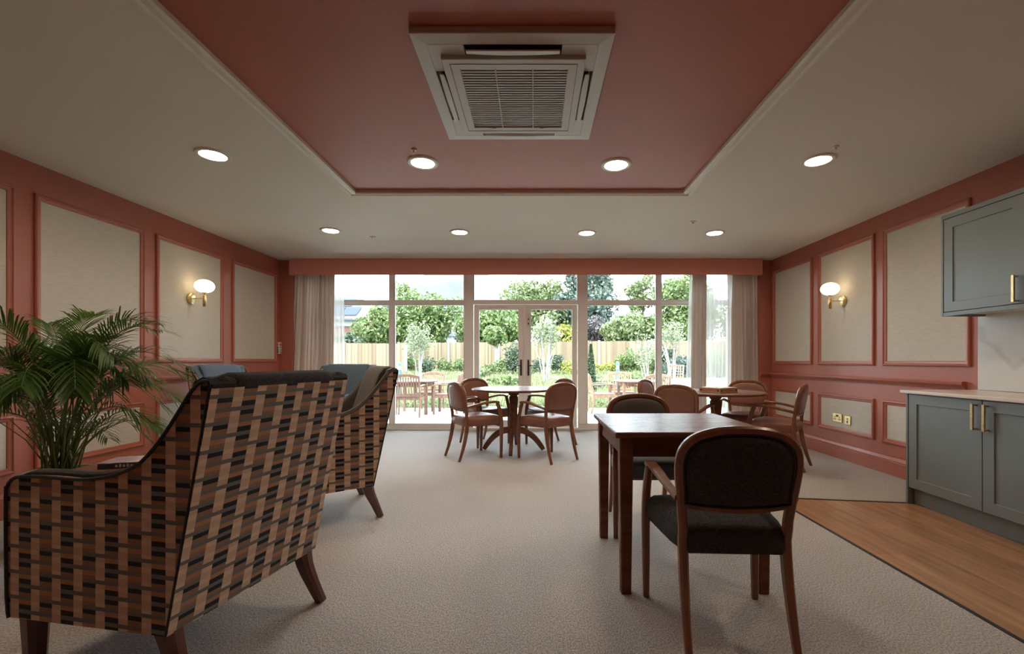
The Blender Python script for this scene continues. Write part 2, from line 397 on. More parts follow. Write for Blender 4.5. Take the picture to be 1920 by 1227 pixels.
mk('dado_rail', G().loft([[(x, YF-h, .96+a) for a, h in DPROF] for x in (XL, XL+.18)]), paint, wB, angle=25)
BPROF = [(0, 0), (0, .022), (.135, .022), (.142, .014), (.150, .018), (.165, .012), (.180, .006), (.183, 0)]
tag(rail('baseboard_left', None, XL, 1, YB, YF, 0, BPROF), 'terracotta skirting board under the wall behind the palm', 'skirting board', kind='structure')
tag(rail('baseboard_right', None, XR, -1, 3.72, YF, 0, BPROF), 'terracotta skirting board running to the grey base cabinet', 'skirting board', kind='structure')
sp = tag(bx('splashback', (XR-.012, XR-.0005, .6, 3.685, .925, 1.60), splash_m), 'pale marble splashback above the kitchen worktop', 'splashback')

# ------------------------------------------------------------------ glazing
gy0, gy1 = YG, YG+.075
gm = .0
PX = lambda px: (px-1001)*YG/F
ZT = 2.69
def framed(root, x0, x1, z0, z1, fw=.03, dy=.02, nm='frame', pane='pane', b=None):
    """a rectangular bead frame with its pane"""
    b = b or [fw]*4   # left right bottom top
    g = G(); a, c = gy0+.012, gy1-.012
    g.box(x0, x0+b[0], a, c, z0, z1).box(x1-b[1], x1, a, c, z0, z1).box(x0+b[0], x1-b[1], a, c, z0, z0+b[2]).box(x0+b[0], x1-b[1], a, c, z1-b[3], z1)
    mk(nm, g, upvc, root, flat=True, bevel=.004)
    bx(pane, (x0+b[0]-.005, x1-b[1]+.005, gy0+.034, gy0+.040, z0+b[2]-.005, z1-b[3]+.005), glass_m, root)
def window(name, label, xs, x0, x1):
    root = tag(empty(name, (0, 0, 0)), label, 'window', kind='structure')
    g = G(); g.box(x0, x1, gy0, gy1, .005, .085)
    mk('bottom_rail', g, upvc, root, flat=True, bevel=.004)
    bx('top_rail', (x0, x1, gy0, gy1, ZT-.05, ZT), upvc, root, bevel=.004)
    bx('transom', (x0, x1, gy0-.004, gy1, 2.118, 2.180), upvc, root, bevel=.004)
    for c, w in xs: bx('mullion', (c-w/2, c+w/2, gy0-.006, gy1, .085, ZT-.05), upvc, root, bevel=.005)
    e = [x0]+[v for c, w in sorted(xs) for v in (c-w/2, c+w/2)]+[x1]
    for i in range(0, len(e), 2):
        if e[i+1]-e[i] > .1:
            framed(root, e[i], e[i+1], .085, 2.118, .014); framed(root, e[i], e[i+1], 2.180, ZT-.05, .014)
    return root
window('window_1', 'tall fixed windows nearest the left hand curtain', [(PX(734.3), .078), (PX(599), .078), (PX(879)-.0, .155)], LX0, PX(887.5))
window('window_2', 'tall fixed windows nearest the right hand curtains', [(PX(1235.8), .078), (PX(1371), .078), (PX(1092), .155)], PX(1083.5), LX1)
dr = tag(empty('door_1'), 'glazed double garden doors under a fixed top light', 'door', kind='structure')
dx0, dx1 = PX(887.5), PX(1083.5)
bx('transom', (dx0, dx1, gy0, gy1, 2.118, 2.180), upvc, dr, bevel=.004)
bx('top_rail', (dx0, dx1, gy0, gy1, ZT-.05, ZT), upvc, dr, bevel=.004)
bx('threshold', (dx0, dx1, gy0-.01, gy1, 0.0, .03), upvc, dr, bevel=.004)
framed(dr, dx0, dx1, 2.180, ZT-.05, .014, nm='top_light_frame')
mid = PX(983.8)
for sgn in (-1, 1):
    lf = empty('door_leaf'); lf.parent = dr
    a, c = (dx0+.012, mid-.004) if sgn < 0 else (mid+.004, dx1-.012)
    so, si = .085, .105
    b = [so, si, .12, .085] if sgn < 0 else [si, so, .12, .085]
    framed(lf, a, c, .035, 2.112, b=b, nm='leaf_frame')
    hx = mid+sgn*.062
    bx('handle_plate', (hx-.016, hx+.016, gy0-.004, gy0+.014, 1.16-.25, 1.16+.02), steel, lf, bevel=.006)
    g = G(); g.tube([(hx, gy0, 1.08), (hx, gy0-.05, 1.08), (hx+sgn*.02, gy0-.06, 1.08), (hx+sgn*.13, gy0-.06, 1.08)], .009)
    mk('lever_handle', g, steel, lf)
    bx('trickle_vent', ((a+c)/2-.17, (a+c)/2+.17, gy0-.004, gy0+.014, 2.062, 2.078), plastic, lf, bevel=.003)
bx('door_astragal', (mid-.022, mid+.022, gy0-.008, gy0+.02, .035, 2.112), upvc, dr, bevel=.004)
ex = tag(empty('door_contact', (PX(991), gy0+.01, 1.86)), 'small white contact box high on the garden door stile', 'contact box')
bx('body', (-.022, .022, -.032, 0, -.115, .09), plastic, ex, bevel=.005)
bx('button', (-.009, .009, -.037, -.03, -.085, -.055), black_pl, ex); bx('button', (-.009, .009, -.037, -.03, -.01, .015), black_pl, ex)

# pelmet and curtains ---------------------------------------------------
pz = 2.458
p = tag(mk('pelmet', G().box(-3.685, 3.442, 6.78, 6.80, pz, H-.002).box(-3.685, -3.665, 6.80, 6.899, pz, H-.002).box(3.422, 3.442, 6.80, 6.899, pz, H-.002).box(-3.66, 3.42, 6.80, YF+.2, H-.05, H-.002), pelm_m, flat=True, bevel=.003), 'long terracotta fabric pelmet over the garden windows', 'pelmet')
mk('lower_piping', G().tube([(-3.683, 6.779, pz), (3.44, 6.779, pz)], .005), pelm_m, p)
def curtain(label, name, t0, t1, b0, b1, y, m, folds, amp, z0=.02, z1=2.62, seed=0, cat='curtain'):
    rnd = random.Random(seed); ncol = folds*10; nrow = 26
    ph = [rnd.uniform(-.35, .35) for _ in range(folds+2)]; am = [rnd.uniform(.6, 1.15) for _ in range(folds+2)]
    v = []
    for j in range(nrow+1):
        q = j/nrow; z = z1+(z0-z1)*q
        for i in range(ncol+1):
            s = i/ncol; a = s*folds; k = int(a); fr = a-k
            P_ = ph[k]*(1-fr)+ph[k+1]*fr; A_ = am[k]*(1-fr)+am[k+1]*fr
            g0 = .35+.65*min(1, q*2.2)
            w = sin(2*pi*(a+P_*q*1.4)); w2 = sin(2*pi*(a*2.0+P_*2+.3))*.28*(1-q*.5)
            xx = (t0+(t1-t0)*s)*(1-q)+(b0+(b1-b0)*s)*q+.012*sin(5*q+k)*(fr-.5)
            v.append((xx, y+amp*A_*(w*g0+w2)+.01*sin(7*s+3*q), z))
    f = [(j*(ncol+1)+i, j*(ncol+1)+i+1, (j+1)*(ncol+1)+i+1, (j+1)*(ncol+1)+i) for j in range(nrow) for i in range(ncol)]
    g = G(); g.v = v; g.f = f
    o = mk(name, g, m, angle=80); return tag(o, label, cat)
cx = lambda px, y: (px-1001)*y/F
curtain('taupe curtain hanging by the left wall corner, gathered', 'curtain', cx(551, 6.96), cx(628, 6.96), cx(538, 6.96), cx(622, 6.96), 6.96, drape_m, 12, .032, seed=1)
curtain('white sheer curtain just inside the left taupe curtain', 'sheer_curtain', cx(604, 7.14), cx(645, 7.14), cx(600, 7.14), cx(650, 7.14), 7.14, sheer_m, 7, .022, seed=2, cat='sheer curtain')
curtain('narrow taupe curtain between the two sheer stretches', 'curtain', cx(1299, 6.96), cx(1325, 6.96), cx(1293, 6.96), cx(1325, 6.96), 6.96, drape_m, 4, .034, seed=3)
curtain('broad taupe curtain against the right wall corner', 'curtain', cx(1374, 6.96), cx(1424, 6.96), cx(1368, 6.96), cx(1432, 6.96), 6.96, drape_m, 9, .034, seed=4)
curtain('wide white sheer curtain behind the right hand taupe curtains', 'sheer_curtain', cx(1294, 7.14), cx(1386, 7.14), cx(1284, 7.14), cx(1390, 7.14), 7.14, sheer_m, 12, .024, seed=5, cat='sheer curtain')

# ------------------------------------------------------------------ ceiling fittings
def downlight(x, y, label, hero=None):
    if hero is None:
        r = empty('downlight', (x, y, H-.001))
        g = G().lathe([(.088, .003), (.088, -.009), (.094, -.011), (.112, -.010), (.120, 0), (.120, .003)], 40)
        g.f = [f for f in g.f if len(f) == 4]
        mk('trim_ring', g, white_t, r)
        mk('lens', G().lathe([(.0005, -.0015), (.05, -.0015), (.087, -.0015), (.087, .003), (.0005, .003)], 40), lens_m, r)
    else:
        r = copy_tree(hero); r.location = (x, y, H-.001)
    return tag(r, label, 'downlight', 'round ceiling downlights')
dz = [(-2.393, 3.362, 'large looking downlight over the palm, in the white ceiling'), (-.857, 3.479, 'lit downlight in the red field behind the air conditioner, left one'),
      (.641, 3.517, 'lit downlight in the red field behind the air conditioner, right one'), (2.177, 3.452, 'lit downlight in white ceiling near the wall cabinet'),
      (-2.395, 5.311, 'small downlight nearest the left curtain'), (-.885, 5.377, 'downlight above the left door post, second of the row by the pelmet'),
      (.634, 5.411, 'downlight above the right door post, third of the row by the pelmet'), (2.171, 5.411, 'small downlight nearest the right curtains')]
dz += [(-2.39, 1.50, 'added unseen downlight in the white ceiling over the nearest armchair'), (2.17, 1.50, 'added unseen downlight in the white ceiling before the kitchen units')]  # two lamps out of view, added to brighten the near end of the room
hero = None
for x, y, lb in dz:
    z = H-.001 if not (tx0 < x < tx1 and y < ty1) else H-.007
    o = downlight(x, y, lb, hero); o.location.z = z; hero = hero or o
def sensor(px, py, r, lb, red=False):
    D = (H-EYE)*F/(677-py); q = tag(empty('ceiling_sensor', ((px-1001)*D/F, D, H-(.007 if red else .001))), lb, 'sensor')
    mk('plate', G().lathe([(r, .003), (r, -.004), (r*.8, -.008), (.001, -.008)], 20), plastic, q)
    mk('nozzle', G().lathe([(r*.4, -.006), (r*.35, -.022), (.001, -.024)], 12), plastic, q)
sensor(699, 444.5, .036, 'small round sensor in the white ceiling above the left window')
sensor(1299, 416, .04, 'small round sensor in the white ceiling above the right window')
sensor(776, 279, .02, 'tiny sensor beside the left downlight in the red field', True)
sensor(1567, 274.5, .02, 'tiny sensor beside the downlight near the wall cabinet')

# air conditioner
ac = tag(empty('air_conditioner', (-.100, 2.558, H-.006)), 'square white ceiling air conditioner with central grille', 'air conditioner')
def rectring(g, a, b, c, d, z0, z1, z2=None):
    """square ring: outer half sizes a,b ; inner c,d ; bottom z0, top z1"""
    o0 = [(-a, -b, z1), (a, -b, z1), (a, b, z1), (-a, b, z1)]; o1 = [(-a, -b, z0), (a, -b, z0), (a, b, z0), (-a, b, z0)]
    zi = z0 if z2 is None else z2
    i1 = [(-c, -d, zi), (c, -d, zi), (c, d, zi), (-c, d, zi)]; i0 = [(-c, -d, z1), (c, -d, z1), (c, d, z1), (-c, d, z1)]
    g.loft([o0, o1, i1, i0], close=True)
A, B_ = .474, .497
g = G(); rectring(g, A, B_, .405, .428, -.034, 0, -.040); mk('outer_frame', g, plastic_g, ac, flat=True, bevel=.004)
# deck between the outer frame and the centre block with four slots
zc0, zc1 = -.040, -.012; ci, cj = .355, .36; sl = .235
for b4 in ((-.405, -sl, -.428, -cj), (sl, .405, -.428, -cj), (-.405, -sl, cj, .428), (sl, .405, cj, .428)):
    x_0, x_1, y_0, y_1 = b4; sx_ = -1 if x_0 < 0 else 1; sy_ = -1 if y_0 < 0 else 1
    poly = [(sx_*sl, sy_*.428), (sx_*.405, sy_*.428), (sx_*.405, sy_*sl), (sx_*ci, sy_*sl), (sx_*ci, sy_*cj), (sx_*sl, sy_*cj)]
    if sx_*sy_ < 0: poly = poly[::-1]
    mk('corner_deck', G().prism(poly, lambda u, v, w: (u, v, w), zc0, zc1), plastic_g, ac, flat=True)
bx('slot_backing', (-.44, .44, -.45, .45, -.008, -.002), dark_slot, ac)
g = G(); rectring(g, ci, cj, .272, .285, -.062, -.01, -.062); mk('centre_block', g, plastic_g, ac, flat=True, bevel=.005)
g = G(); rectring(g, .318, .325, .316, .323, -.0635, -.055); mk('seam_line', g, dark_slot, ac, flat=True)
bx('grille_shade', (-.272, .272, -.285, .285, -.03, -.02), dark_slot, ac)  # near-black sheet puts the shadow between the slats into the colour
sm = None
for i in range(26):
    y = -.274+i*.0219
    g = G().box(-.272, .272, -.0055, .0055, -.0015, .0015)
    if sm is None: sm = mk('grille_slat', g, plastic_g, ac, flat=True); o = sm
    else: o = sm.copy(); COL.objects.link(o); o.parent = ac
    o.location = (0, y, -.054)
for x in (-.095, .095): bx('grille_divider', (x-.003, x+.003, -.285, .285, -.0625, -.045), plastic_g, ac)
# flaps
def flap(rz, off, L, tilt, w=.058):
    e = G(); pts = []
    n = 14; rr = []
    for i in range(n+1):
        s = -1+2*i/n; ww = w*(1-.45*abs(s)**5); xx = s*L
        rr.append([(xx, -ww/2, .002), (xx, 0, -.010-.006*(1-s*s)), (xx, ww/2, .002), (xx, ww/2, .007), (xx, 0, -.003-.006*(1-s*s)), (xx, -ww/2, .007)])
    e.loft(rr); o = mk('air_flap', e, plastic_g, ac)
    o.rotation_euler = Matrix.Rotation(rz, 3, 'Z').to_euler() if not tilt else (Matrix.Rotation(rz, 3, 'Z') @ Matrix.Rotation(tilt, 3, 'X')).to_euler()
    o.location = Vector((off[0], off[1], -.046))
flap(0, (0, -.392), .225, radians(36)); flap(0, (0, .392), .225, radians(8))
flap(pi/2, (.380, 0), .228, radians(-48), .05); flap(pi/2, (-.380, 0), .228, radians(48), .05)
for x in (-.15, .15): bx('latch', (x-.012, x+.012, .287, .297, -.066, -.06), plastic_g, ac)

# ------------------------------------------------------------------ wall lights, sockets, call point
def sconce(X, sg, y, label):
    r = tag(empty('wall_light', (X, y, 1.866), 0 if sg > 0 else pi), label, 'wall light', 'brass wall lights with opal globes')
    mk('back_plate', G().lathe([(.001, .026), (.050, .026), (.060, .022), (.062, .004), (.001, .003)][::-1], 32, ax='x'), brass, r)
    mk('arm', G().tube([(.02, 0, 0), (.157, 0, 0)], .0065, 10), brass, r)
    mk('stem', G().lathe([(.001, -.092), (.017, -.092), (.019, -.088), (.019, .028), (.016, .034), (.006, .036), (.006, .058), (.03, .062), (.03, .066), (.001, .066)], 20, (.157, 0, 0)), brass, r)
    n = 16; pr = [(max(.001, .098*sin(pi*i/n)), .139-.076*cos(pi*i/n)) for i in range(n+1)]
    mk('globe', G().lathe(pr, 32, (.157, 0, 0)), globe_m, r)
sconce(XL+.003, 1, 5.10, 'brass wall light with lit opal globe on the palm side wall')
sconce(XR-.003, -1, 5.30, 'brass wall light with lit opal globe beyond the grey cabinets')
def socket(y0, y1, z0, z1, label, dbl):
    r = tag(empty('wall_socket', (XR-.003, (y0+y1)/2, (z0+z1)/2)), label, 'socket')
    w, h = (y1-y0)/2, (z1-z0)/2
    bx('cover_plate', (-.012, 0, -w, w, -h, h), brass, r, bevel=.003)
    def pin(y, z, a, b): bx('pin_slot' if dbl else 'outlet', (-.0135, -.010, y-a, y+a, z-b, z+b), black_pl, r)
    if dbl:
        for c in (-.042, .042):
            for dy, dz_, a, b in ((0, .010, .004, .009), (-.013, -.014, .009, .005), (.013, -.014, .009, .005)): pin(c+dy, dz_-.004, a, b)
        for c in (-.012, .012): bx('rocker_switch', (-.016, -.010, c-.008, c+.008, .012, .034), black_pl, r, bevel=.002)
    else:
        bx('rocker_switch', (-.016, -.010, -.012, .012, -.002, .012), plastic, r, bevel=.002); pin(0, .018, .012, .006); pin(0, -.018, .010, .014)
socket(5.31, 5.47, .43, .53, 'brass double power socket low on the wallpapered panel', True)
socket(5.165, 5.265, .42, .52, 'brass single outlet nearer the cabinets than the double socket', False)
cp = tag(empty('call_point', (XL+.001, 6.86, 1.355)), 'white nurse call point with red button near the left curtain', 'call point')
bx('body', (0, .028, -.045, .035, -.09, .09), plastic, cp, bevel=.006)
def dot(z, r, m, nm): mk(nm, G().lathe([(.001, .034), (r, .033), (r, .026), (.001, .026)][::-1], 14, (0, -.005, z), 'x'), m, cp)
dot(.052, .017, red_pl, 'call_button')
for z in (.008, -.028, -.062): dot(z, .009, black_pl, 'button')
# buttons face the camera side too
for z, m_, nm in ((.052, red_pl, 'call_button'), (.005, black_pl, 'button'), (-.03, black_pl, 'button'), (-.062, black_pl, 'button')):
    bx(nm, (.006, .022, -.048, -.044, z-.012, z+.012), m_, cp, bevel=.003)

# ------------------------------------------------------------------ kitchen units
def shaker(root, nm, X, y0, y1, z0, z1, rail_=.075):
    """shaker door facing -X; outer face at X"""
    d = empty(nm, (0, 0, 0)); d.parent = root
    g = G(); rings = []
    for off, x in ((0, X+.020), (0, X), (rail_, X), (rail_+.001, X+.009)):
        rings.append([(x, y0+off, z0+off), (x, y1-off, z0+off), (x, y1-off, z1-off), (x, y0+off, z1-off)])
    g.loft(rings, caps=True)
    mk('door_frame', g, cab_m, d, flat=True, bevel=.0012); return d
def pull(d, X, y, z0, z1):
    g = G().box(X-.038, X-.026, y-.009, y+.009, z0, z1)
    g.box(X-.028, X, y-.005, y+.005, z0+.004, z0+.014).box(X-.028, X, y-.005, y+.005, z1-.014, z1-.004)
    mk('handle', g, brass, d, flat=True, bevel=.0015)
bc = tag(empty('base_cabinet'), 'blue grey base cabinet with two doors under the stone worktop', 'cabinet')
fx = 3.04
bx('end_panel', (fx-.002, XR-.001, 3.662, 3.682, .0, .895), cab_m, bc, bevel=.002)
bx('carcass', (fx+.022, XR-.001, 2.45, 3.661, .135, .895), cab_m, bc)
bx('plinth', (fx+.052, fx+.072, 2.45, 3.661, .001, .132), cab_m, bc)
d = shaker(bc, 'door', fx, 3.058, 3.655, .138, .889); pull(d, fx, 3.095, .685, .865)
d = shaker(bc, 'door', fx, 2.455, 3.052, .138, .889); pull(d, fx, 3.015, .685, .865)
tag(bx('worktop', (fx-.028, XR-.001, 2.42, 3.712, .897, .922), worktop_m, bevel=.004), 'pale stone worktop on the blue grey base cabinet', 'worktop')
wc = tag(empty('wall_cabinet'), 'blue grey wall cabinet with two doors above the marble splashback', 'cabinet')
wx = 3.29
bx('end_panel', (wx-.002, XR-.001, 3.622, 3.640, 1.517, 2.325), cab_m, wc, bevel=.002)
bx('carcass', (wx+.022, XR-.001, 2.42, 3.621, 1.550, 2.28), cab_m, wc)
bx('bottom_rail', (wx, wx+.02, 2.42, 3.621, 1.517, 1.546), cab_m, wc); bx('top_rail', (wx-.004, wx+.02, 2.42, 3.621, 2.292, 2.325), cab_m, wc)
bx('underside', (wx+.021, XR-.001, 2.42, 3.621, 1.535, 1.549), cab_in, wc)
d = shaker(wc, 'door', wx, 3.025, 3.617, 1.551, 2.288); pull(d, wx, 3.065, 1.56, 1.745)
d = shaker(wc, 'door', wx, 2.425, 3.020, 1.551, 2.288); pull(d, wx, 2.98, 1.56, 1.745)

# ------------------------------------------------------------------ dining chairs
def chair_proto(padm, seatm, wood, label):
    r = empty('dining_chair'); r['label'] = label; r['category'] = 'chair'
    yb = lambda z: -.205-(z-.44)*.16
    def Y(x, z): return yb(z)+.35*x*x*(.6 if z > .5 else .2)
    arch = [(.200, .40), (.203, .50), (.212, .60), (.222, .69), (.226, .75), (.219, .80), (.198, .838), (.160, .866), (.105, .884), (.05, .891), (0, .893)]
    arch = arch+[(-x, z) for x, z in arch[::-1][1:]]
    A2 = smooth(arch, 3); pts = [(x, Y(x, z), z) for x, z in A2]
    secs = [(.034, .036 if z > .5 else .036) for x, z in A2]
    mk('back_frame', G().sweep(pts, secs, side=(0, 1, 0)), wood, r)
    # lower rail of the back
    n = 12; pts = [(-.2+.4*i/n, Y(-.2+.4*i/n, .585)+.0, .592-.018*(1-(2*i/n-1)**2)*1.0) for i in range(n+1)]
    mk('back_rail', G().sweep(pts, (.024, .026), side=(0, 1, 0)), wood, r)
    # upholstered back pad, domed both ways
    out = [(x*(.212/.226), z) for x, z in A2 if z > .60]
    cz = .745; out = [(x*1.0, cz+(z-cz)*.90) for x, z in out]
    lo = [(out[-1][0]+(out[0][0]-out[-1][0])*i/8, .600-.016*(1-(2*i/8-1)**2)) for i in range(9)]
    out = out+lo
    mk('back_pad', G().pillow(out, lambda u, v, w: (u, Y(u, v)+w, v), .027, p=4), padm, r)
    mk('pad_piping', G().tube([(x*1.005, Y(x, z)-.016, cz+(z-cz)*1.005) for x, z in out], .0035, 6, close=True), MATS['black_piping'] if padm is charcoal else leather, r)
    # seat
    hw = lambda y: .212+(.268-.212)*((y+.22)/.44)
    o = []
    for i in range(9): t = i/8; o.append((-.245+.49*t, .222+.030*(1-(2*t-1)**2)))
    o += [(hw(.2), .18), (hw(.1)+.004, .1), (hw(0)+.004, 0), (hw(-.1)+.002, -.1), (.205, -.19)]
    for i in range(5): t = i/4; o.append((.185-.37*t, -.222))
    o += [(-.205, -.19), (-hw(-.1)-.002, -.1), (-hw(0)-.004, 0), (-hw(.1)-.004, .1), (-hw(.2), .18)]
    rings = []
    for s, z in ((.0, .392), (.80, .392), (.97, .395), (1.0, .41), (1.008, .44), (1.0, .470), (.975, .487), (.92, .500), (.75, .511), (.4, .517), (.02, .518)):
        rings.append([(x*max(s, .01), y*max(s, .01), z) for x, y in o])
    mk('seat', G().loft(rings), seatm, r, angle=60)
    for sg in (-1, 1):
        # rear leg sweeps back to the floor
        P = smooth([(.203, -.305, 0, .026, .028), (.203, -.262, .12, .030, .034), (.202, -.226, .26, .034, .042), (.201, -.206, .38, .036, .044), (.201, -.200, .46, .036, .040)], 4)
        mk('leg', G().sweep([(sg*p[0], p[1], p[2]) for p in P], [(p[3], p[4]) for p in P]), wood, r)
        P = smooth([(.262, .212, 0, .028, .030), (.263, .215, .2, .034, .038), (.264, .215, .40, .038, .044), (.262, .205, .52, .036, .044), (.258, .178, .62, .034, .042), (.256, .160, .655, .034, .036)], 4)
        mk('leg', G().sweep([(sg*p[0], p[1], p[2]) for p in P], [(p[3], p[4]) for p in P]), wood, r)
        P = smooth([(.256, .185, .662, .040, .028), (.256, .12, .672, .046, .026), (.252, 0, .664, .044, .026), (.240, -.12, .640, .036, .028), (.224, -.222, .618, .030, .030)], 4)
        mk('armrest', G().sweep([(sg*p[0], p[1], p[2]) for p in P], [(p[3], p[4]) for p in P]), wood, r)
    # seat rail under the pad
    g = G().box(-.2, .2, -.205, -.185, .40, .44).box(-.25, .25, .195, .212, .375, .41)
    mk('seat_rail', g, wood, r, flat=True)
    return r
def place(o, x, y, deg, label, group=None):
    """deg: compass of facing direction, +Y is 90"""
    o.location = (x, y, .001); o.rotation_euler = (0, 0, radians(deg-90)); o['label'] = label
    if group: o['group'] = group
c1 = chair_proto(charcoal, charcoal, chair_wood, 'x')
place(c1, .805, 1.995, 87.5, 'dark wood armchair with charcoal pad, back turned, nearest of all dining chairs', 'dining chairs')
c2 = chair_proto(greybrown, blueblack, chair_wood, 'x')
place(c2, .795, 3.17, 271, 'fabric backed dining chair on the far side of the rectangular table', 'dining chairs')
lc = chair_proto(leather, leather, chair_wood, 'x')
ch = [(-.714, 5.494, 33.7, 'brown leather dining chair on the left of the round table at the doors'),
      (.16, 5.39, 129.7, 'brown leather dining chair, back turned, right of the doorway round table'),
      (-.69, 6.31, -48, 'brown leather dining chair behind the doorway round table by the left door post'),
      (.22, 6.21, 214, 'brown leather dining chair behind the doorway round table by the right door post'),
      (1.66, 4.99, 52, 'brown leather dining chair seen from behind, left of the board game table'),
      (1.73, 6.02, -38, 'brown leather dining chair half hidden between window and board game table'),
      (2.66, 5.68, 238, 'brown leather dining chair in front of the right curtain, facing the room'),
      (2.70, 5.02, 140, 'brown leather dining chair nearest the brass sockets, seen side on')]
for i, (x, y, a, lb) in enumerate(ch):
    o = lc if i == 0 else copy_tree(lc)
    place(o, x, y, a, lb, 'leather dining chairs')

# ------------------------------------------------------------------ tables
def round_table(x, y, rot, label):
    r = tag(empty('round_table', (x, y, .001), rot), label, 'table', 'round pedestal dining tables')
    mk('tabletop', G().lathe([(.001, .772), (.48, .772), (.520, .778), (.540, .790), (.542, .798), (.534, .8045), (.52, .806), (.001, .806)], 72), table_wood2, r)
    mk('top_plate', G().lathe([(.001, .752), (.15, .752), (.16, .771), (.001, .771)], 32), table_wood2, r)
    mk('pedestal', G().lathe([(.001, .20), (.052, .20), (.060, .215), (.062, .30), (.058, .36), (.050, .46), (.052, .58), (.060, .66), (.058, .69), (.048, .70), (.048, .712), (.066, .722), (.070, .752), (.001, .752)], 28), table_wood2, r)
    for k in range(4):
        P = smooth([(.03, .265, .085), (.12, .258, .082), (.21, .215, .076), (.29, .145, .068), (.355, .06, .062), (.385, .014, .050)], 4)
        a = k*pi/2
        mk('foot', G().sweep([(p[0]*cos(a), p[0]*sin(a), p[1]) for p in P], [(.042, p[2]) for p in P], side=(-sin(a), cos(a), 0)), table_wood2, r)
    return r
round_table(-.262, 5.84, radians(-3), 'round pedestal dining table in front of the garden doors')
round_table(2.11, 5.24, radians(20), 'round pedestal dining table carrying the board game box')
t = tag(empty('dining_table', (0, 0, .001)), 'square dark wood dining table with straight legs nearest the viewer', 'table')
a0, a1, b0, b1 = .399, 1.205, 2.205, 3.02
mk('tabletop', G().box(a0, a1, b0, b1, .778, .808), table_wood, t, flat=True, bevel=.009)
g = G(); i_ = .045
g.box(a0+i_, a1-i_, b0+i_, b0+i_+.022, .680, .778).box(a0+i_, a1-i_, b1-i_-.022, b1-i_, .680, .778).box(a0+i_, a0+i_+.022, b0+i_, b1-i_, .680, .778).box(a1-i_-.022, a1-i_, b0+i_, b1-i_, .680, .778)
mk('apron', g, table_wood, t, flat=True)
for x in (a0+.060, a1-.060):
    for y in (b0+.055, b1-.055):
        mk('leg', G().sweep([(x, y, 0), (x, y, .66), (x, y, .778)], [(.050, .050), (.066, .066), (.068, .068)], ch=.1), table_wood, t)

# board game
bg_ = tag(empty('board_game_box', ((1346-1001)*5.02/F+.02, 5.06, .808), radians(30)), 'flat beige board game box lying on the round table', 'game box')
bg_.rotation_euler = (0, 0, radians(32))
bw, bd, bh = .155, .135, .055
mk('box_base', G().box(-bw, bw, -bd, bd, 0, bh), box_m, bg_, flat=True, bevel=.002)
bx('lid_print', (-bw+.004, bw-.004, -bd+.004, bd-.004, bh+.0002, bh+.002), lid_m, bg_)
def text(name, s, size, m, parent, M):
    c = bpy.data.curves.new(name, 'FONT'); c.body = s; c.size = size; c.align_x = 'CENTER'; c.align_y = 'CENTER'; c.extrude = .0004
    o = bpy.data.objects.new(name, c); COL.objects.link(o)
    dg = bpy.context.evaluated_depsgraph_get(); me = bpy.data.meshes.new_from_object(o.evaluated_get(dg)); bpy.data.objects.remove(o)
    me.materials.clear(); me.materials.append(m)
    q = bpy.data.objects.new(name, me); COL.objects.link(q); q.parent = parent; q.matrix_local = M; return q
def facing(rz, x, y, z): return Matrix.Translation((x, y, z)) @ Matrix.Rotation(rz, 4, 'Z') @ Matrix.Rotation(pi/2, 4, 'X')
# the two sides that face the room: -Y side and -X side
text('lettering', 'MONOPOLY', .038, print_red, bg_, facing(0, 0, -bd-.001, bh/2))
text('lettering', 'MONOPOLY', .036, print_red, bg_, facing(-pi/2, -bw-.001, 0, bh/2))
for sx in (-1, 1):
    mk('printed_mark', G().lathe([(.001, 0), (.012, 0), (.012, .001), (.001, .001)], 12, (sx*.128, -bd-.0012, bh/2), 'y'), print_black, bg_)
    mk('printed_mark', G().lathe([(.001, 0), (.012, 0), (.012, .001), (.001, .001)], 12, (-bw-.0012, sx*.11, bh/2), 'x'), print_black, bg_)

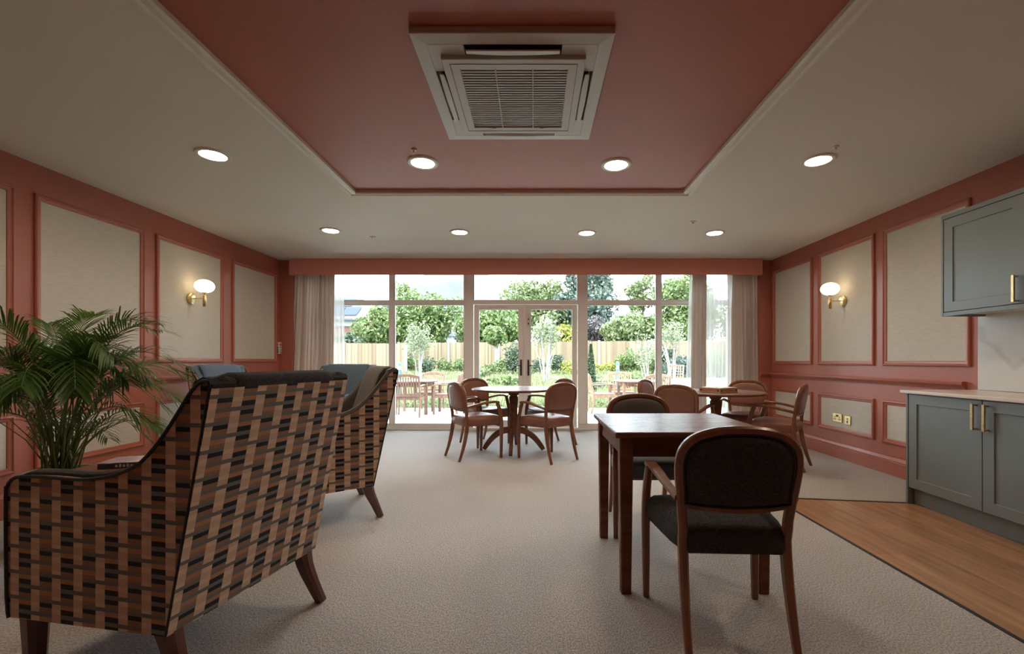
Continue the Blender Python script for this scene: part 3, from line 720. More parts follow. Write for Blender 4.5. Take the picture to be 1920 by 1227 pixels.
# ------------------------------------------------------------------ armchairs
PROF = [(.0, .24), (.705, .222), (.716, .30), (.720, .66), (.712, .70), (.690, .727), (.64, .740), (.50, .744), (.40, .742), (.30, .750), (.23, .764), (.165, .785), (.10, .818), (.045, .868), (-.005, .925), (-.055, .99), (-.095, 1.045), (-.125, 1.078), (-.15, 1.092), (-.170, 1.092), (-.178, 1.08)]
def armchair(x, y, deg, inner, label, W=.715):
    """origin: floor under the middle of the rear bottom edge, facing +Y locally"""
    r = tag(empty('armchair', (x, y, .001), radians(deg-90)), label, 'armchair', 'patterned high back armchairs')
    w = W/2
    for sg in (-1, 1):
        fn = lambda u, v, q: (sg*q, u, v)
        mk('outer_side', G().prism(PROF, fn, w-.028, w), patt, r, uv=True, angle=25)
        # inner padding, sits proud of the edge along arm and wing
        top = [p for p in PROF if p[1] > .65]
        arm = [(s, z) for s, z in top]
        inn = [(.0, .30), (.70, .30)]+arm
        g = G(); rings = []
        for q, lift, sh in ((w-.024, -.008, 0), (w-.028, .010, 0), (w-.045, .016, 0), (w-.07, .013, 0), (w-.088, .0, 0), (w-.092, -.02, 0)):
            rings.append([(sg*q, s, z+(lift if z > .31 else 0)) for s, z in inn])
        g.loft(rings); mk('inner_side', g, inner, r, angle=50)
        mk('piping', G().tube([(sg*(w+.001), s, z) for s, z in smooth(PROF[1:]+[], 2)], .0065, 8), piping_m if inner is not greybrown else inner, r)
        mk('seam_piping', G().tube([(sg*(w+.0005), -.178, 1.078), (sg*(w+.0005), 0.0, .24)], .004, 6), piping_m, r)
        P = smooth([(.02, -.055, 0, .042, .046), (.004, -.02, .09, .050, .056), (-.002, .018, .18, .060, .070), (0, .035, .245, .066, .082)], 4)
        mk('leg', G().sweep([(sg*(w-.04+p[0]), p[1], p[2]) for p in P], [(p[3], p[4]) for p in P]), arm_leg, r)
        mk('leg', G().sweep([(sg*(w-.045), .655, 0), (sg*(w-.045), .655, .24)], [(.052, .052), (.074, .074)]), arm_leg, r)
    # outer back slab, leaning
    bk = [(-.183, 1.068), (-.005, .24), (.03, .24), (-.148, 1.068)]
    mk('outer_back', G().prism(bk, lambda u, v, q: (q, u, v), -w+.001, w-.001), patt, r, uv=True)
    # padded inner back with a rolled top
    ib = [(-.150, 1.062), (-.182, 1.066), (-.186, 1.085), (-.172, 1.106), (-.14, 1.118), (-.10, 1.108), (-.06, 1.06), (-.02, .95), (.035, .78), (.10, .60), (.125, .50), (.12, .44), (.03, .44)]
    g = G(); rings = []
    for q, k in ((-w+.090, .93), (-w+.105, .99), (-w+.15, 1.0), (0, 1.005), (w-.15, 1.0), (w-.105, .99), (w-.09, .93)):
        rings.append([(q, -.06+(u+.06)*k, .44+(v-.44)*(1 if k > .98 else .985)) for u, v in ib])
    g.loft(rings); mk('inner_back', g, inner, r, angle=50)
    for sg in (-1, 1):
        tp = [(-.178, 1.066), (-.184, 1.082), (-.172, 1.100), (-.145, 1.106), (-.11, 1.09), (-.10, 1.05), (-.15, 1.05)]
        mk('back_corner', G().prism(tp, lambda u, v, q: (q, u, v), sg*(w-.1), sg*(w-.004)), inner, r, angle=50)
    mk('base_rail', G().prism([(.68, .228), (.71, .226), (.71, .40), (.68, .40)], lambda u, v, q: (q, u, v), -w+.027, w-.027), patt, r, uv=True)
    bx('deck', (-w+.03, w-.03, .02, .68, .25, .38), dark_slot, r)
    o = [(.0, -.24), (.22, -.24), (.255, -.22), (.262, 0), (.255, .22), (.22, .245)]
    o = [(-.255+.51*i/6, .335) for i in range(7)]+[(.268, .30), (.27, .1), (.268, -.1)]+[(.255-.51*i/6, -.13) for i in range(7)]+[(-.268, -.1), (-.27, .1), (-.268, .30)]
    rings = []
    for s, z in ((.01, .385), (.96, .385), (1, .40), (1.01, .44), (1, .475), (.96, .495), (.8, .505), (.01, .512)):
        rings.append([(xx*s*(w-.088)/.27, .34+(yy-.1)*s*1.22, z) for xx, yy in o])
    mk('seat_cushion', G().loft(rings), inner, r, angle=60)
    return r
def from_corner(cx_, cy_, deg, W, which):
    """midpoint of the rear edge given one rear corner"""
    d = Vector((cos(radians(deg-90)), sin(radians(deg-90))))  # local +X
    v = Vector((cx_, cy_))+d*(W/2 if which < 0 else -W/2); return v.x, v.y
# nearest: rear edge (-1.227,1.50)-(-1.066,2.20)
a1_ = armchair(-1.150, 1.852, 168, charcoal, 'largest patterned armchair with charcoal inside, back turned, nearest the viewer', W=.722)
bx('care_tag', (-.004, .012, -.002, .010, -.03, .03), pale_tag, a1_).location = (.362, -.035, .43)
x, y = from_corner(-1.178, 3.31, 212, .70, -1)
armchair(x, y, 212, greybrown, 'patterned armchair with grey brown inside, standing beyond the nearest armchair', W=.70)
armchair(-2.53, 6.02, 268, blue_f, 'blue fronted armchair before the left curtain and window', W=.74)
armchair(-3.47, 5.10, -14, blue_f, 'patterned armchair with blue inside against the left wall under the wall light', W=.66)

# ------------------------------------------------------------------ side table, magazine
st = tag(empty('side_table', (-2.38, 2.70, .001)), 'small square wooden side table between the palm and the nearest armchair', 'side table')
bx('tabletop', (-.20, .24, -.26, .26, .53, .555), side_wood, st, bevel=.005)
g = G().box(-.17, .21, -.23, -.21, .47, .53).box(-.17, .21, .21, .23, .47, .53).box(-.17, -.15, -.21, .21, .47, .53).box(.19, .21, -.21, .21, .47, .53); mk('apron', g, side_wood, st, flat=True)
for x in (-.16, .20):
    for y in (-.22, .22): mk('leg', G().sweep([(x, y, 0), (x, y, .53)], [(.034, .034), (.045, .045)]), side_wood, st)
mg = tag(empty('magazine', (-2.32, 2.62, .556), radians(14)), 'magazine with a pale purple cover on the small side table', 'magazine')
bx('page_block', (-.13, .13, -.09, .09, 0, .030), magblack, mg, bevel=.002)
bx('front_cover', (-.132, .132, -.092, .092, .030, .034), magpurple, mg)
for q_ in range(5): bx('spine_mark', (-.045+q_*.018, -.035+q_*.018, -.0912, -.0902, .008, .022+.003*(q_ % 2)), pale_tag, mg)

# ------------------------------------------------------------------ palm
pm = tag(empty('potted_palm', (-3.05, 2.90, 0.001)), 'tall feathery green palm in a round pot by the wall panels', 'potted plant')
mk('pot', G().lathe([(.001, 0), (.12, 0), (.135, .02), (.172, .44), (.176, .455), (.160, .455), (.150, .40), (.001, .40)], 40), pot_m, pm)
mk('soil', G().lathe([(.001, .405), (.155, .405), (.155, .425), (.08, .432), (.001, .434)], 24), soil_m, pm)
rp = random.Random(11)
def frond(ang, reach, hgt, droop, L, nl=36, base=None):
    """stem from the pot, arching; leaflets down both sides"""
    b0_ = base or (rp.uniform(-.06, .06), rp.uniform(-.06, .06))
    P = smooth([(b0_[0], b0_[1], .42), (b0_[0]+cos(ang)*reach*.12, b0_[1]+sin(ang)*reach*.12, .42+hgt*.42), (b0_[0]+cos(ang)*reach*.34, b0_[1]+sin(ang)*reach*.34, .42+hgt*.80),
                (b0_[0]+cos(ang)*reach*.66, b0_[1]+sin(ang)*reach*.66, .42+hgt*1.0), (b0_[0]+cos(ang)*reach, b0_[1]+sin(ang)*reach, .42+hgt-droop)], 7)
    P = [Vector(p) for p in P]; n = len(P)
    for p in P: p.x = max(p.x, XL+.06+3.05)
    mk('stem', G().tube([tuple(p) for p in P], [.0055*(1-.75*i/n) for i in range(n)], 5), palm_s, pm)
    g = G()
    for i in range(nl):
        s = .40+.60*i/(nl-1); q = s*(n-1); k = min(int(q), n-2); p = P[k].lerp(P[k+1], q-k); t = (P[k+1]-P[k]).normalized()
        sd = t.cross(Vector((0, 0, 1)))
        if sd.length < .1: sd = Vector((-sin(ang), cos(ang), 0))
        sd.normalize(); upv = sd.cross(t)
        le = L*(.55+.6*sin(pi*min(1, (s-.36)/.68)))*rp.uniform(.85, 1.12)
        for sg in (-1, 1):
            d = (t*(.55+.5*s)+sd*sg*(1.0-.45*s)+upv*rp.uniform(.05, .35)).normalized()
            wv = (upv*.5+t.cross(d)*.0+sd*0+t*.0+Vector((0, 0, .35))-d*0).cross(d).normalized(); wd = .0050*rp.uniform(.8, 1.2)
            a_ = p; b_ = p+d*le*.35; c_ = p+d*le*.72+Vector((0, 0, -le*.10)); e_ = p+d*le*.98+Vector((0, 0, -le*.26))
            for v_ in (b_, c_, e_): v_.x = max(v_.x, XL+.045+3.05)
            g.add([a_-wv*wd*.4, a_+wv*wd*.4, b_+wv*wd, b_-wv*wd, c_+wv*wd*.8, c_-wv*wd*.8, e_], [(0, 1, 2, 3), (3, 2, 4, 5), (5, 4, 6)])
    mk('frond', g, palm_l, pm, angle=80)
for i in range(15):   # outer arching fronds
    a = 2*pi*i/15+rp.uniform(-.2, .2); frond(a, rp.uniform(.42, .66), rp.uniform(.52, .78), rp.uniform(.06, .20), .20)
for i in range(7):   # upper fronds
    a = 2*pi*i/7+rp.uniform(-.3, .3); frond(a, rp.uniform(.22, .44), rp.uniform(.74, .92), rp.uniform(-.02, .07), .22)
for i in range(6):   # low drooping
    a = 2*pi*i/9+rp.uniform(-.3, .3); frond(a, rp.uniform(.42, .62), rp.uniform(.25, .42), rp.uniform(.08, .18), .16, 24)
for ag, re, hg, dr_ in ((1.9, .35, 1.0, -.06), (3.4, .45, .92, -.03), (-1.7, .4, .95, -.04), (-.15, .66, .95, .02), (.2, .5, 1.0, 0), (-.1, .70, .74, .06), (.12, .72, .62, .12), (.0, .66, .45, .12), (-.35, .60, .86, .10), (2.6, .42, .95, -.05), (2.9, .5, .80, .0), (.4, .62, .80, .08), (-.9, .5, .7, .1)):
    frond(ag, re, hg, dr_, .21)
g = G()
for i in range(46):   # bare young canes
    a = rp.uniform(0, 2*pi); r0 = rp.uniform(.01, .09); r1 = rp.uniform(.06, .30); h = rp.uniform(.3, .6)
    g.tube([(r0*cos(a), r0*sin(a), .42), (r1*.5*cos(a), r1*.5*sin(a), .42+h*.6), (r1*cos(a), r1*sin(a), .42+h)], [.0045, .0035, .002], 5)
tag(mk('cane', g, palm_s, pm), kind='stuff')

# ------------------------------------------------------------------ garden
def gz(y): return 0 if y < 11.1 else (y-11.1)*.0415 if y < 28 else .70
# terrace slabs
te = tag(mk('terrace', G().box(-9, 9, YG+.145, 11.1, -.30, -.045), path_m, flat=True), 'pale paved terrace outside the garden doors', 'terrace', kind='structure')
sl_m = None; ys = YG+.15
for j in range(6):
    for i in range(24):
        x0 = -7.2+i*.6+(.3 if j % 2 else 0); y0 = ys+j*.575
        g = G().box(x0+.004, x0+.596, y0+.004, min(y0+.571, 11.09), -.045, -.006+random.uniform(-.002, .002))
        mk('paving_slab', g, paving_m, te, flat=True)
# lawn terrain
nx, ny = 90, 70; xs = np.linspace(-45, 45, nx); ysn = 11.1+(70-11.1)*np.linspace(0, 1, ny)**1.8
v = []; rl = random.Random(3)
for yy in ysn:
    for xx in xs: v.append((xx, yy, gz(yy)-.01+.05*sin(xx*.9)*sin(yy*.7)*min(1, (yy-11.1)/4)))
g = G(); g.v = v; g.f = [(j*nx+i, j*nx+i+1, (j+1)*nx+i+1, (j+1)*nx+i) for j in range(ny-1) for i in range(nx-1)]
tag(mk('lawn', g, lawn_m, angle=80), 'rough grassy lawn rising towards the timber fence', 'lawn', kind='structure')
g = G(); g.v = [(x, y, gz(y)+.055) for x, y in ((3.9, 15.6), (9, 15.2), (9.5, 19.5), (5.2, 20.5))]+[(x, y, gz(y)-.1) for x, y in ((3.9, 15.6), (9, 15.2), (9.5, 19.5), (5.2, 20.5))]
g.f = [(0, 1, 2, 3), (0, 4, 5, 1), (3, 2, 6, 7), (1, 5, 6, 2), (0, 3, 7, 4)]
tag(mk('garden_path', g, path_m, flat=True), 'pale grey paved path beyond the right hand garden chairs', 'path', kind='structure')
g = G(); P = [(-8, 17.4), (-1.0, 17.6), (-1.0, 18.3), (-8, 18.3)]
g.v = [(x, y, gz(y)+.06) for x, y in P]+[(x, y, gz(y)-.1) for x, y in P]; g.f = [(0, 1, 2, 3), (0, 4, 5, 1), (3, 2, 6, 7), (1, 5, 6, 2), (0, 3, 7, 4)]
tag(mk('garden_path', g, paving_m, flat=True), 'thin pale path crossing the lawn behind the left garden table', 'path', kind='structure')

def npmesh(name, V, nquad, m, parent=None, label=None, cat=None, kind='stuff', group=None, per=4):
    me = bpy.data.meshes.new(name); nv = len(V)
    me.vertices.add(nv); me.vertices.foreach_set('co', V.astype(np.float32).ravel())
    me.loops.add(nv); me.loops.foreach_set('vertex_index', np.arange(nv, dtype=np.int32))
    me.polygons.add(nv//per); me.polygons.foreach_set('loop_start', np.arange(0, nv, per, dtype=np.int32))
    me.update(calc_edges=True); me.materials.append(m)
    o = bpy.data.objects.new(name, me); COL.objects.link(o)
    if parent: o.parent = parent
    return tag(o, label, cat, group, kind)
RN = np.random.RandomState(5)
def quads(C, size, N=None):
    n = len(C); a = RN.normal(size=(n, 3)); a /= np.linalg.norm(a, axis=1)[:, None]
    if N is not None:
        a = a-N*(a*N).sum(1)[:, None]*.75; a /= np.linalg.norm(a, axis=1)[:, None]
    b = np.cross(a, RN.normal(size=(n, 3))); b /= np.linalg.norm(b, axis=1)[:, None]
    s = (size*RN.uniform(.6, 1.3, size=n))[:, None]
    return np.stack([C-a*s*.5, C+b*s*.28, C+a*s*.5, C-b*s*.28], 1).reshape(-1, 3)
def crown(c, r, n, size, clumps=40, spread=.34):
    """leaf centres gathered in clumps over an ellipsoid"""
    c = np.array(c); r = np.array(r)
    d = RN.normal(size=(clumps, 3)); d /= np.linalg.norm(d, axis=1)[:, None]
    d *= RN.uniform(.35, .88, size=(clumps, 1)); cc = c+d*r
    k = RN.randint(0, clumps, n); e = RN.normal(size=(n, 3)); e /= np.linalg.norm(e, axis=1)[:, None]
    e *= RN.uniform(.3, 1.0, size=(n, 1))**.5
    rad = np.minimum(r, r.mean())*spread*1.25*RN.uniform(.7, 1.2, size=(clumps, 1))[k]
    return cc[k]+e*rad, e
def tree(label, px, D, zlo, zhi, wpx, m, n, size, name='tree', trunk=.2, clumps=40, bark=None, group='trees beyond the fence', parts=None, cat='tree', spread=.34, dy=None):
    """crown centred on column px at depth D, from height zlo to zhi, wpx wide in the photo"""
    X = (px-1001)*D/F; rx = wpx/2*D/F; g0 = gz(D)
    r = tag(empty(name, (X, D, g0)), label, cat, group)
    cz = (zlo+zhi)/2-g0; rz = (zhi-zlo)/2
    C, N = crown((0, 0, cz), (rx, dy or min(rx, 3.5), rz), n, size, clumps, spread)
    if parts:
        for (ox, oz, rr, k) in parts:
            C2, N2 = crown((ox, 0, oz-g0), (rr, rr*.8, rr*.8), k, size, 8, .5); C = np.concatenate([C, C2]); N = np.concatenate([N, N2])
    npmesh('foliage', quads(C, size, N), len(C), m, r)
    if trunk:
        g = G(); top = max(.5, cz+rz*.3); g.tube([(0, 0, -.1), (.05, 0, top*.5), (0, 0, top)], [trunk, trunk*.75, trunk*.25], 8)
        for k in range(6):
            a = k*1.1+.3; s = rx*.55
            g.tube([(0, 0, top*(.45+.06*k)), (cos(a)*s*.5, sin(a)*s*.4, top*(.45+.06*k)+rz*.3), (cos(a)*s, sin(a)*s*.6, top*(.45+.06*k)+rz*.5)], [trunk*.35, trunk*.22, trunk*.08], 6)
        mk('trunk', g, bark or bark_d, r)
    return r
ZZ = lambda py, D: EYE+(677-py)*D/F
tree('bright mid green tree beside the solar panelled house', 718, 34, ZZ(665, 34), ZZ(578, 34), 100, lf_mid, 9000, .30)
tree('large leafy green tree behind the fence, right of the window mullion', 778, 33, ZZ(662, 33), ZZ(556, 33), 140, lf_mid, 13000, .28, parts=[(-.4, ZZ(556, 33), 1.1, 500), (2.2, ZZ(585, 33), 1.5, 900)])
tree('low green hedge tree left of the solar panelled house wall', 650, 31, ZZ(665, 31), ZZ(625, 31), 60, lf_dark, 3500, .26)
tree('thin dark tree beside the chimney', 872, 36, ZZ(655, 36), ZZ(590, 36), 42, lf_blue, 1500, .24, clumps=20, trunk=.12)
tree('green tree seen through the left garden door pane', 925, 31, ZZ(655, 31), ZZ(576, 31), 130, lf_mid, 12000, .27)
tree('broad pale green domed tree above the garden doors', 1018, 44, ZZ(660, 44), ZZ(520, 44), 180, lf_light, 16000, .36)
tree('tall dark blue green tree left in the right hand window', 1098, 42, ZZ(650, 42), ZZ(490, 42), 120, lf_blue, 14000, .36)
tree('copper leaved tree above the fence in the right window', 1122, 36, ZZ(650, 36), ZZ(596, 36), 72, lf_purple, 5000, .25)
tree('yellow green bush above the fence in the right door pane', 1060, 31, ZZ(655, 31), ZZ(608, 31), 60, lf_yellow, 3500, .22, trunk=.1)
tree('open branching tree rising tallest in the right window', 1205, 34, ZZ(600, 34), ZZ(506, 34), 64, lf_light, 2200, .26, clumps=15, spread=.28, trunk=.16)
tree('bushy olive green tree over the fence behind the right bollard', 1192, 33, ZZ(655, 33), ZZ(585, 33), 120, lf_light, 10000, .27)
tree('tall full green tree next to the right sheer curtain', 1292, 31, ZZ(665, 31), ZZ(512, 31), 120, lf_mid, 17000, .28)
tree('dark green tree filling the gap behind the copper tree', 1160, 40, ZZ(650, 40), ZZ(612, 40), 90, lf_dark, 5000, .3)
tree('distant green tree behind the right curtains', 1400, 31, ZZ(670, 31), ZZ(540, 31), 110, lf_mid, 7000, .3)
# birches and young trees on the lawn
def birch(label, px, D, zc0, zc1, wpx, m, n, stems, size=.13, lean=.35, group='multi stemmed birches'):
    X = (px-1001)*D/F; g0 = gz(D); r = tag(empty('birch_tree', (X, D, g0)), label, 'tree', group); rs = random.Random(int(px))
    rx = wpx/2*D/F
    C, N = crown((0, 0, (zc0+zc1)/2-g0), (rx, rx, (zc1-zc0)/2), n, size, 26, .4); npmesh('foliage', quads(C, size, N), n, m, r)
    for k in range(stems):
        a = rs.uniform(0, 2*pi); L = rs.uniform(.3, 1)*rx*lean*2; h = (zc1-g0)*rs.uniform(.7, .92)
        mk('stem', G().tube([(.05*cos(a), .05*sin(a), -.05), (L*.35*cos(a), L*.35*sin(a), h*.45), (L*cos(a), L*sin(a), h)], [.024, .017, .005], 6), bark_w, r)
birch('slender white stemmed birch beside the left bollard', 786, 17, ZZ(672, 17), ZZ(608, 17), 56, lf_pale, 1300, 6, size=.1)
birch('white multi stemmed birch seen through the right door pane', 1022, 18, ZZ(655, 18), ZZ(590, 18), 60, lf_pale, 900, 9, lean=.7)
birch('sparse grey stemmed young tree left of the right mullion', 1215, 15, ZZ(690, 15), ZZ(615, 15), 50, lf_pale, 500, 8, lean=.8, size=.09)
birch('pale branched young tree in the pane by the right curtain', 1262, 16, ZZ(655, 16), ZZ(600, 16), 50, lf_pale, 600, 7, lean=.8, size=.1)
tree('young tree with a pale trunk behind the left door pane', 929, 24, ZZ(648, 24), ZZ(612, 24), 50, lf_mid, 2200, .18, trunk=.09, bark=bark_w, group='garden trees')
# columnar conifer
def conifer(px, D, h, w, label):
    X = (px-1001)*D/F; r = tag(empty('conifer', (X, D, gz(D))), label, 'conifer')
    n = 3200; t = RN.uniform(0, 1, n); a = RN.uniform(0, 2*pi, n); rr = w*(1-t)**.75*np.sqrt(RN.uniform(.35, 1, n))
    C = np.stack([rr*np.cos(a), rr*np.sin(a), t*h], 1); npmesh('foliage', quads(C, .09), n, lf_dark, r)
    mk('trunk', G().tube([(0, 0, -.05), (0, 0, h*.8)], [.04, .01], 6), bark_d, r)
conifer(1108, 14, 1.55, .20, 'narrow dark conifer just right of the right door post')
# shrubs
shr = [(720, 26, 1.0, .9, lf_dark), (768, 25, .8, .8, lf_mid), (800, 24, .8, .85, lf_dark), (832, 25, .7, .9, lf_mid), (862, 25, .75, .9, lf_light),
       (912, 22, .55, .8, lf_mid), (935, 23, .75, .9, lf_mid), (962, 23, 1.9, .9, lf_dark), (905, 21, .4, .8, lf_light), (985, 22, .6, .8, lf_mid),
       (1010, 23, .7, .8, lf_dark), (1045, 23, 1.1, .8, lf_dark), (1066, 22, .7, .8, lf_yellow), (1088, 22, .6, .9, lf_mid), (925, 17, .30, .6, lf_light), (950, 16.5, .35, .5, lf_mid),
       (975, 17, .3, .6, lf_light), (1130, 24, .5, .9, lf_yellow), (1152, 25, .6, 1, lf_yellow), (1178, 24, 1.3, 1.1, lf_mid), (1168, 25, .8, .9, lf_light), (1200, 24, .7, .9, lf_mid),
       (1225, 22, 1.3, .8, lf_light), (1250, 21, 1.9, .7, lf_dark), (1275, 20, 1.0, 1.2, lf_blue), (1300, 20, 1.1, 1.1, lf_blue), (1255, 19.5, .8, .8, lf_blue), (1340, 20, 1.2, 1.2, lf_mid),
       (1120, 15, .5, .5, lf_pale), (1150, 15.5, .45, .45, lf_mid), (1175, 15.5, .45, .45, lf_mid), (1200, 15.5, .5, .5, lf_mid), (1228, 15, .6, .5, lf_light)]
where = {lf_dark: 'dark green', lf_mid: 'mid green', lf_light: 'light green', lf_yellow: 'yellow', lf_blue: 'grey green', lf_pale: 'pale olive'}
def spot(px, D):
    z = 'close to the fence' if D > 20.5 else 'out on the lawn'
    if px < 740: s = 'left of the left mullion'
    elif px < 785: s = 'behind the left bollard'
    elif px < 815: s = 'just right of the slender birch'
    elif px < 845: s = 'midway along the left window'
    elif px < 880: s = 'beside the left door post'
    elif px < 920: s = 'at the outer edge of the left door pane'
    elif px < 945: s = 'central in the left door pane'
    elif px < 980: s = 'by the left door handle'
    elif px < 1000: s = 'behind the door handles'
    elif px < 1030: s = 'at the birch in the right door pane'
    elif px < 1060: s = 'central in the right door pane'
    elif px < 1080: s = 'at the outer edge of the right door pane'
    elif px < 1140: s = 'near the narrow conifer'
    elif px < 1165: s = 'just left of the right bollard'
    elif px < 1190: s = 'just right of the right bollard'
    elif px < 1215: s = 'midway in the right window'
    elif px < 1240: s = 'at the right mullion'
    elif px < 1265: s = 'just right of the right mullion'
    elif px < 1290: s = 'beside the right sheer curtain'
    else: s = 'behind the right curtains'
    return s+', '+z
seen = {}
for px, D, h, w, m in shr:
    lb = where[m]+' shrub '+spot(px, D)
    if h > 1.05: lb = 'tall '+lb
    seen[lb] = seen.get(lb, 0)+1
    if seen[lb] > 1: lb = 'smaller '+lb
    r = tag(empty('shrub', ((px-1001)*D/F, D, gz(D))), lb, 'shrub', 'garden shrubs'); n = int(900*w*max(h, .5))
    C, N = crown((0, 0, h*.5), (w*.55, w*.5, h*.5), n, .12, 16, .45); npmesh('foliage', quads(C, .13, N), n, m, r)
    mk('stem', G().tube([(0, 0, -.05), (0, 0, h*.6)], [.03, .01], 6), bark_d, r)
# grass: rough lawn blades, taller near the terrace
def blades(name, label, x0, x1, y0, y1, n, h0, h1, m, wd=.02):
    x = RN.uniform(x0, x1, n); y = y0+(y1-y0)*RN.uniform(0, 1, n)**1.4
    z = np.array([gz(q) for q in y])-.02; h = RN.uniform(h0, h1, n)*(.45+.8*np.abs(np.sin(x*1.9+1.3)*np.cos(y*1.1)))
    a = RN.uniform(0, 2*pi, n); lx = RN.normal(0, .3, n)*h; ly = RN.normal(0, .3, n)*h; w = wd*(.5+y/20)
    V = np.stack([np.stack([x-np.cos(a)*w, y-np.sin(a)*w, z], 1), np.stack([x+np.cos(a)*w, y+np.sin(a)*w, z], 1), np.stack([x+lx, y+ly, z+h], 1)], 1).reshape(-1, 3)
    return npmesh(name, V, n, m, None, label, 'grass', per=3)
blades('rough_grass', 'rough pale green grass covering the sloping lawn', -13, 14, 12.6, 27.5, 60000, .08, .24, grass_l, .018)
blades('ornamental_grass', 'long wispy ornamental grass just beyond the terrace edge', -7, 8, 11.15, 13.4, 9000, .2, .55, grass_l, .006)
n = 5000; C = np.stack([RN.uniform(-7, 8, n), 11.2+RN.uniform(0, 1, n)**1.6*1.6, np.zeros(n)], 1); C[:, 2] = .03+np.abs(np.sin(C[:, 0]*3.1)*np.cos(C[:, 1]*4))*.28*RN.uniform(.2, 1, n)
npmesh('border_plants', quads(C, .07), n, lf_mid, None, 'low leafy border plants along the terrace edge', 'border plants')
n = 900; C = np.stack([RN.uniform(-6, 7, n), RN.uniform(11.3, 13, n), np.zeros(n)], 1); C[:, 2] = RN.uniform(.1, .34, n)
npmesh('border_flowers', quads(C, .04), n, flower_l, None, 'small pale flowers scattered over the terrace border', 'flowers')

# fences
def fence(label, pts, D0h, bay=3.0):
    """pts: two ends (x,y,ztop); height 1.8; boards grouped by bay"""
    (xa, ya, za), (xb, yb, zb) = pts; L = sqrt((xb-xa)**2+(yb-ya)**2); r = tag(empty('timber_fence', (xa, ya, 0), atan2(yb-ya, xb-xa)), label, 'fence')
    nb = max(1, round(L/bay)); bl = L/nb
    for b in range(nb):
        g = G(); n = int(bl/.1)
        for i in range(n):
            s = b*bl+(i+.5)*bl/n; zt = za+(zb-za)*s/L; q = random.uniform(-.012, .012)
            g.box(s-.052, s+.052, -.012-(.012 if i % 2 else 0), .0, zt-D0h, zt+q)
        tag(mk('board_panel', g, fence_m, r, flat=True), kind='stuff')
        g = G().box(b*bl, (b+1)*bl, -.03, .0, za-D0h-.02, za-D0h+.13); mk('gravel_board', g, concrete, r, flat=True)
    for b in range(nb+1):
        s = min(b*bl, L); zt = za+(zb-za)*s/L; bx('post', (s-.07, s+.07, -.07, .06, zt-D0h-.3, zt+.06), concrete, r)
fence('long pale timber fence across the back of the garden', [(-8.4, 28.0, ZZ(643.5, 28)), (16.5, 28.0, ZZ(637, 28))], 1.85)
fence('nearer timber fence stretch behind the left bollard', [(-13.5, 24.6, ZZ(641.5, 24)), (-6.6, 23.2, ZZ(645, 23.2))], 2.0)
fence('short timber fence return seen right of the left bollard', [(-6.6, 23.2, ZZ(645, 23.2)), (-8.0, 28.0, ZZ(646, 28))], 2.0)

# bollards
def bollard(px, D, top, label, h=1.05):
    X = (px-1001)*D/F; r = tag(empty('bollard_light', (X, D, top-h)), label, 'bollard', 'garden bollard lights')
    mk('post', G().lathe([(.001, 0), (.062, 0), (.062, h-.24), (.001, h-.24)], 18), bollard_m, r)
    mk('light_band', G().lathe([(.001, h-.24), (.05, h-.24), (.05, h-.12), (.001, h-.12)], 18), pale_tag, r)
    mk('cap', G().lathe([(.066, h-.12), (.068, h-.09), (.055, h-.03), (.03, h-.005), (.001, h)], 18), bollard_m, r)
bollard(749, 14, ZZ(679, 14), 'dark green bollard light left of the slender birch')
bollard(1158, 14, ZZ(678, 14), 'dark green bollard light behind the right garden table')
bollard(898, 20, ZZ(690, 20), 'short bollard light seen at the left door stile', .5)

# houses beyond
def hip(root, x0, x1, y0, y1, ze, rx0, rx1, zr, m, over=.4):
    ym = (y0+y1)/2
    v = [(x0-over, y0-over, ze), (x1+over, y0-over, ze), (x1+over, y1+over, ze), (x0-over, y1+over, ze), (rx0, ym, zr), (rx1, ym, zr)]
    g = G(); g.add(v, [(0, 1, 5, 4), (1, 2, 5), (2, 3, 4, 5), (3, 0, 4), (3, 2, 1, 0)]); mk('roof', g, m, root, flat=True)
hs = tag(empty('brick_house'), 'brick house with a hipped tile roof and solar panels beyond the fence', 'house')
bx('brick_wall', (-30, -19.4, 50, 60, 0, 5.0), brick_m, hs); bx('white_band', (-30.05, -19.3, 49.9, 60.1, 5.0, 5.65), render_m, hs)
hip(hs, -30, -19.2, 50, 60, 5.7, -25, -21.6, 9.4, tile_m, .5)
bx('gutter', (-30.6, -18.7, 49.35, 49.5, 5.6, 5.78), house_w, hs)
# solar panels on the front slope
sy0, sz0, sy1, sz1 = 49.5, 5.7, 55.0, 9.4; sl_ = Vector((0, sy1-sy0, sz1-sz0)).normalized(); nrm = Vector((0, -sl_.z, sl_.y))
for (x0, k0, k1, hh) in ((-23.4, .9, 2.9, 1.8), (-21.4, .9, 2.9, 1.6), (-25.4, .9, 2.9, 1.8), (-24.6, 3.1, 4.9, 1.6), (-22.7, 3.1, 4.9, 1.6)):
    a = Vector((0, sy0, sz0))+sl_*k0+nrm*.08; b = Vector((0, sy0, sz0))+sl_*k1+nrm*.08
    g = G(); v = [Vector((x0, a.y, a.z)), Vector((x0+hh, a.y, a.z)), Vector((x0+hh, b.y, b.z)), Vector((x0, b.y, b.z))]
    g.add([p for p in v]+[p-nrm*.06 for p in v], [(0, 1, 2, 3), (4, 7, 6, 5), (0, 4, 5, 1), (1, 5, 6, 2), (2, 6, 7, 3), (3, 7, 4, 0)])
    mk('solar_panel', g, solar_m, hs, flat=True)
h3 = tag(empty('modern_house'), 'dark clad flat roofed house part behind the brick house roof', 'house')
bx('cladding', (-21.5, -19.0, 62, 70, 0, 9.0), house_w, h3); bx('roof', (-21.8, -18.0, 61.6, 70.3, 9.0, 9.25), house_w, h3)
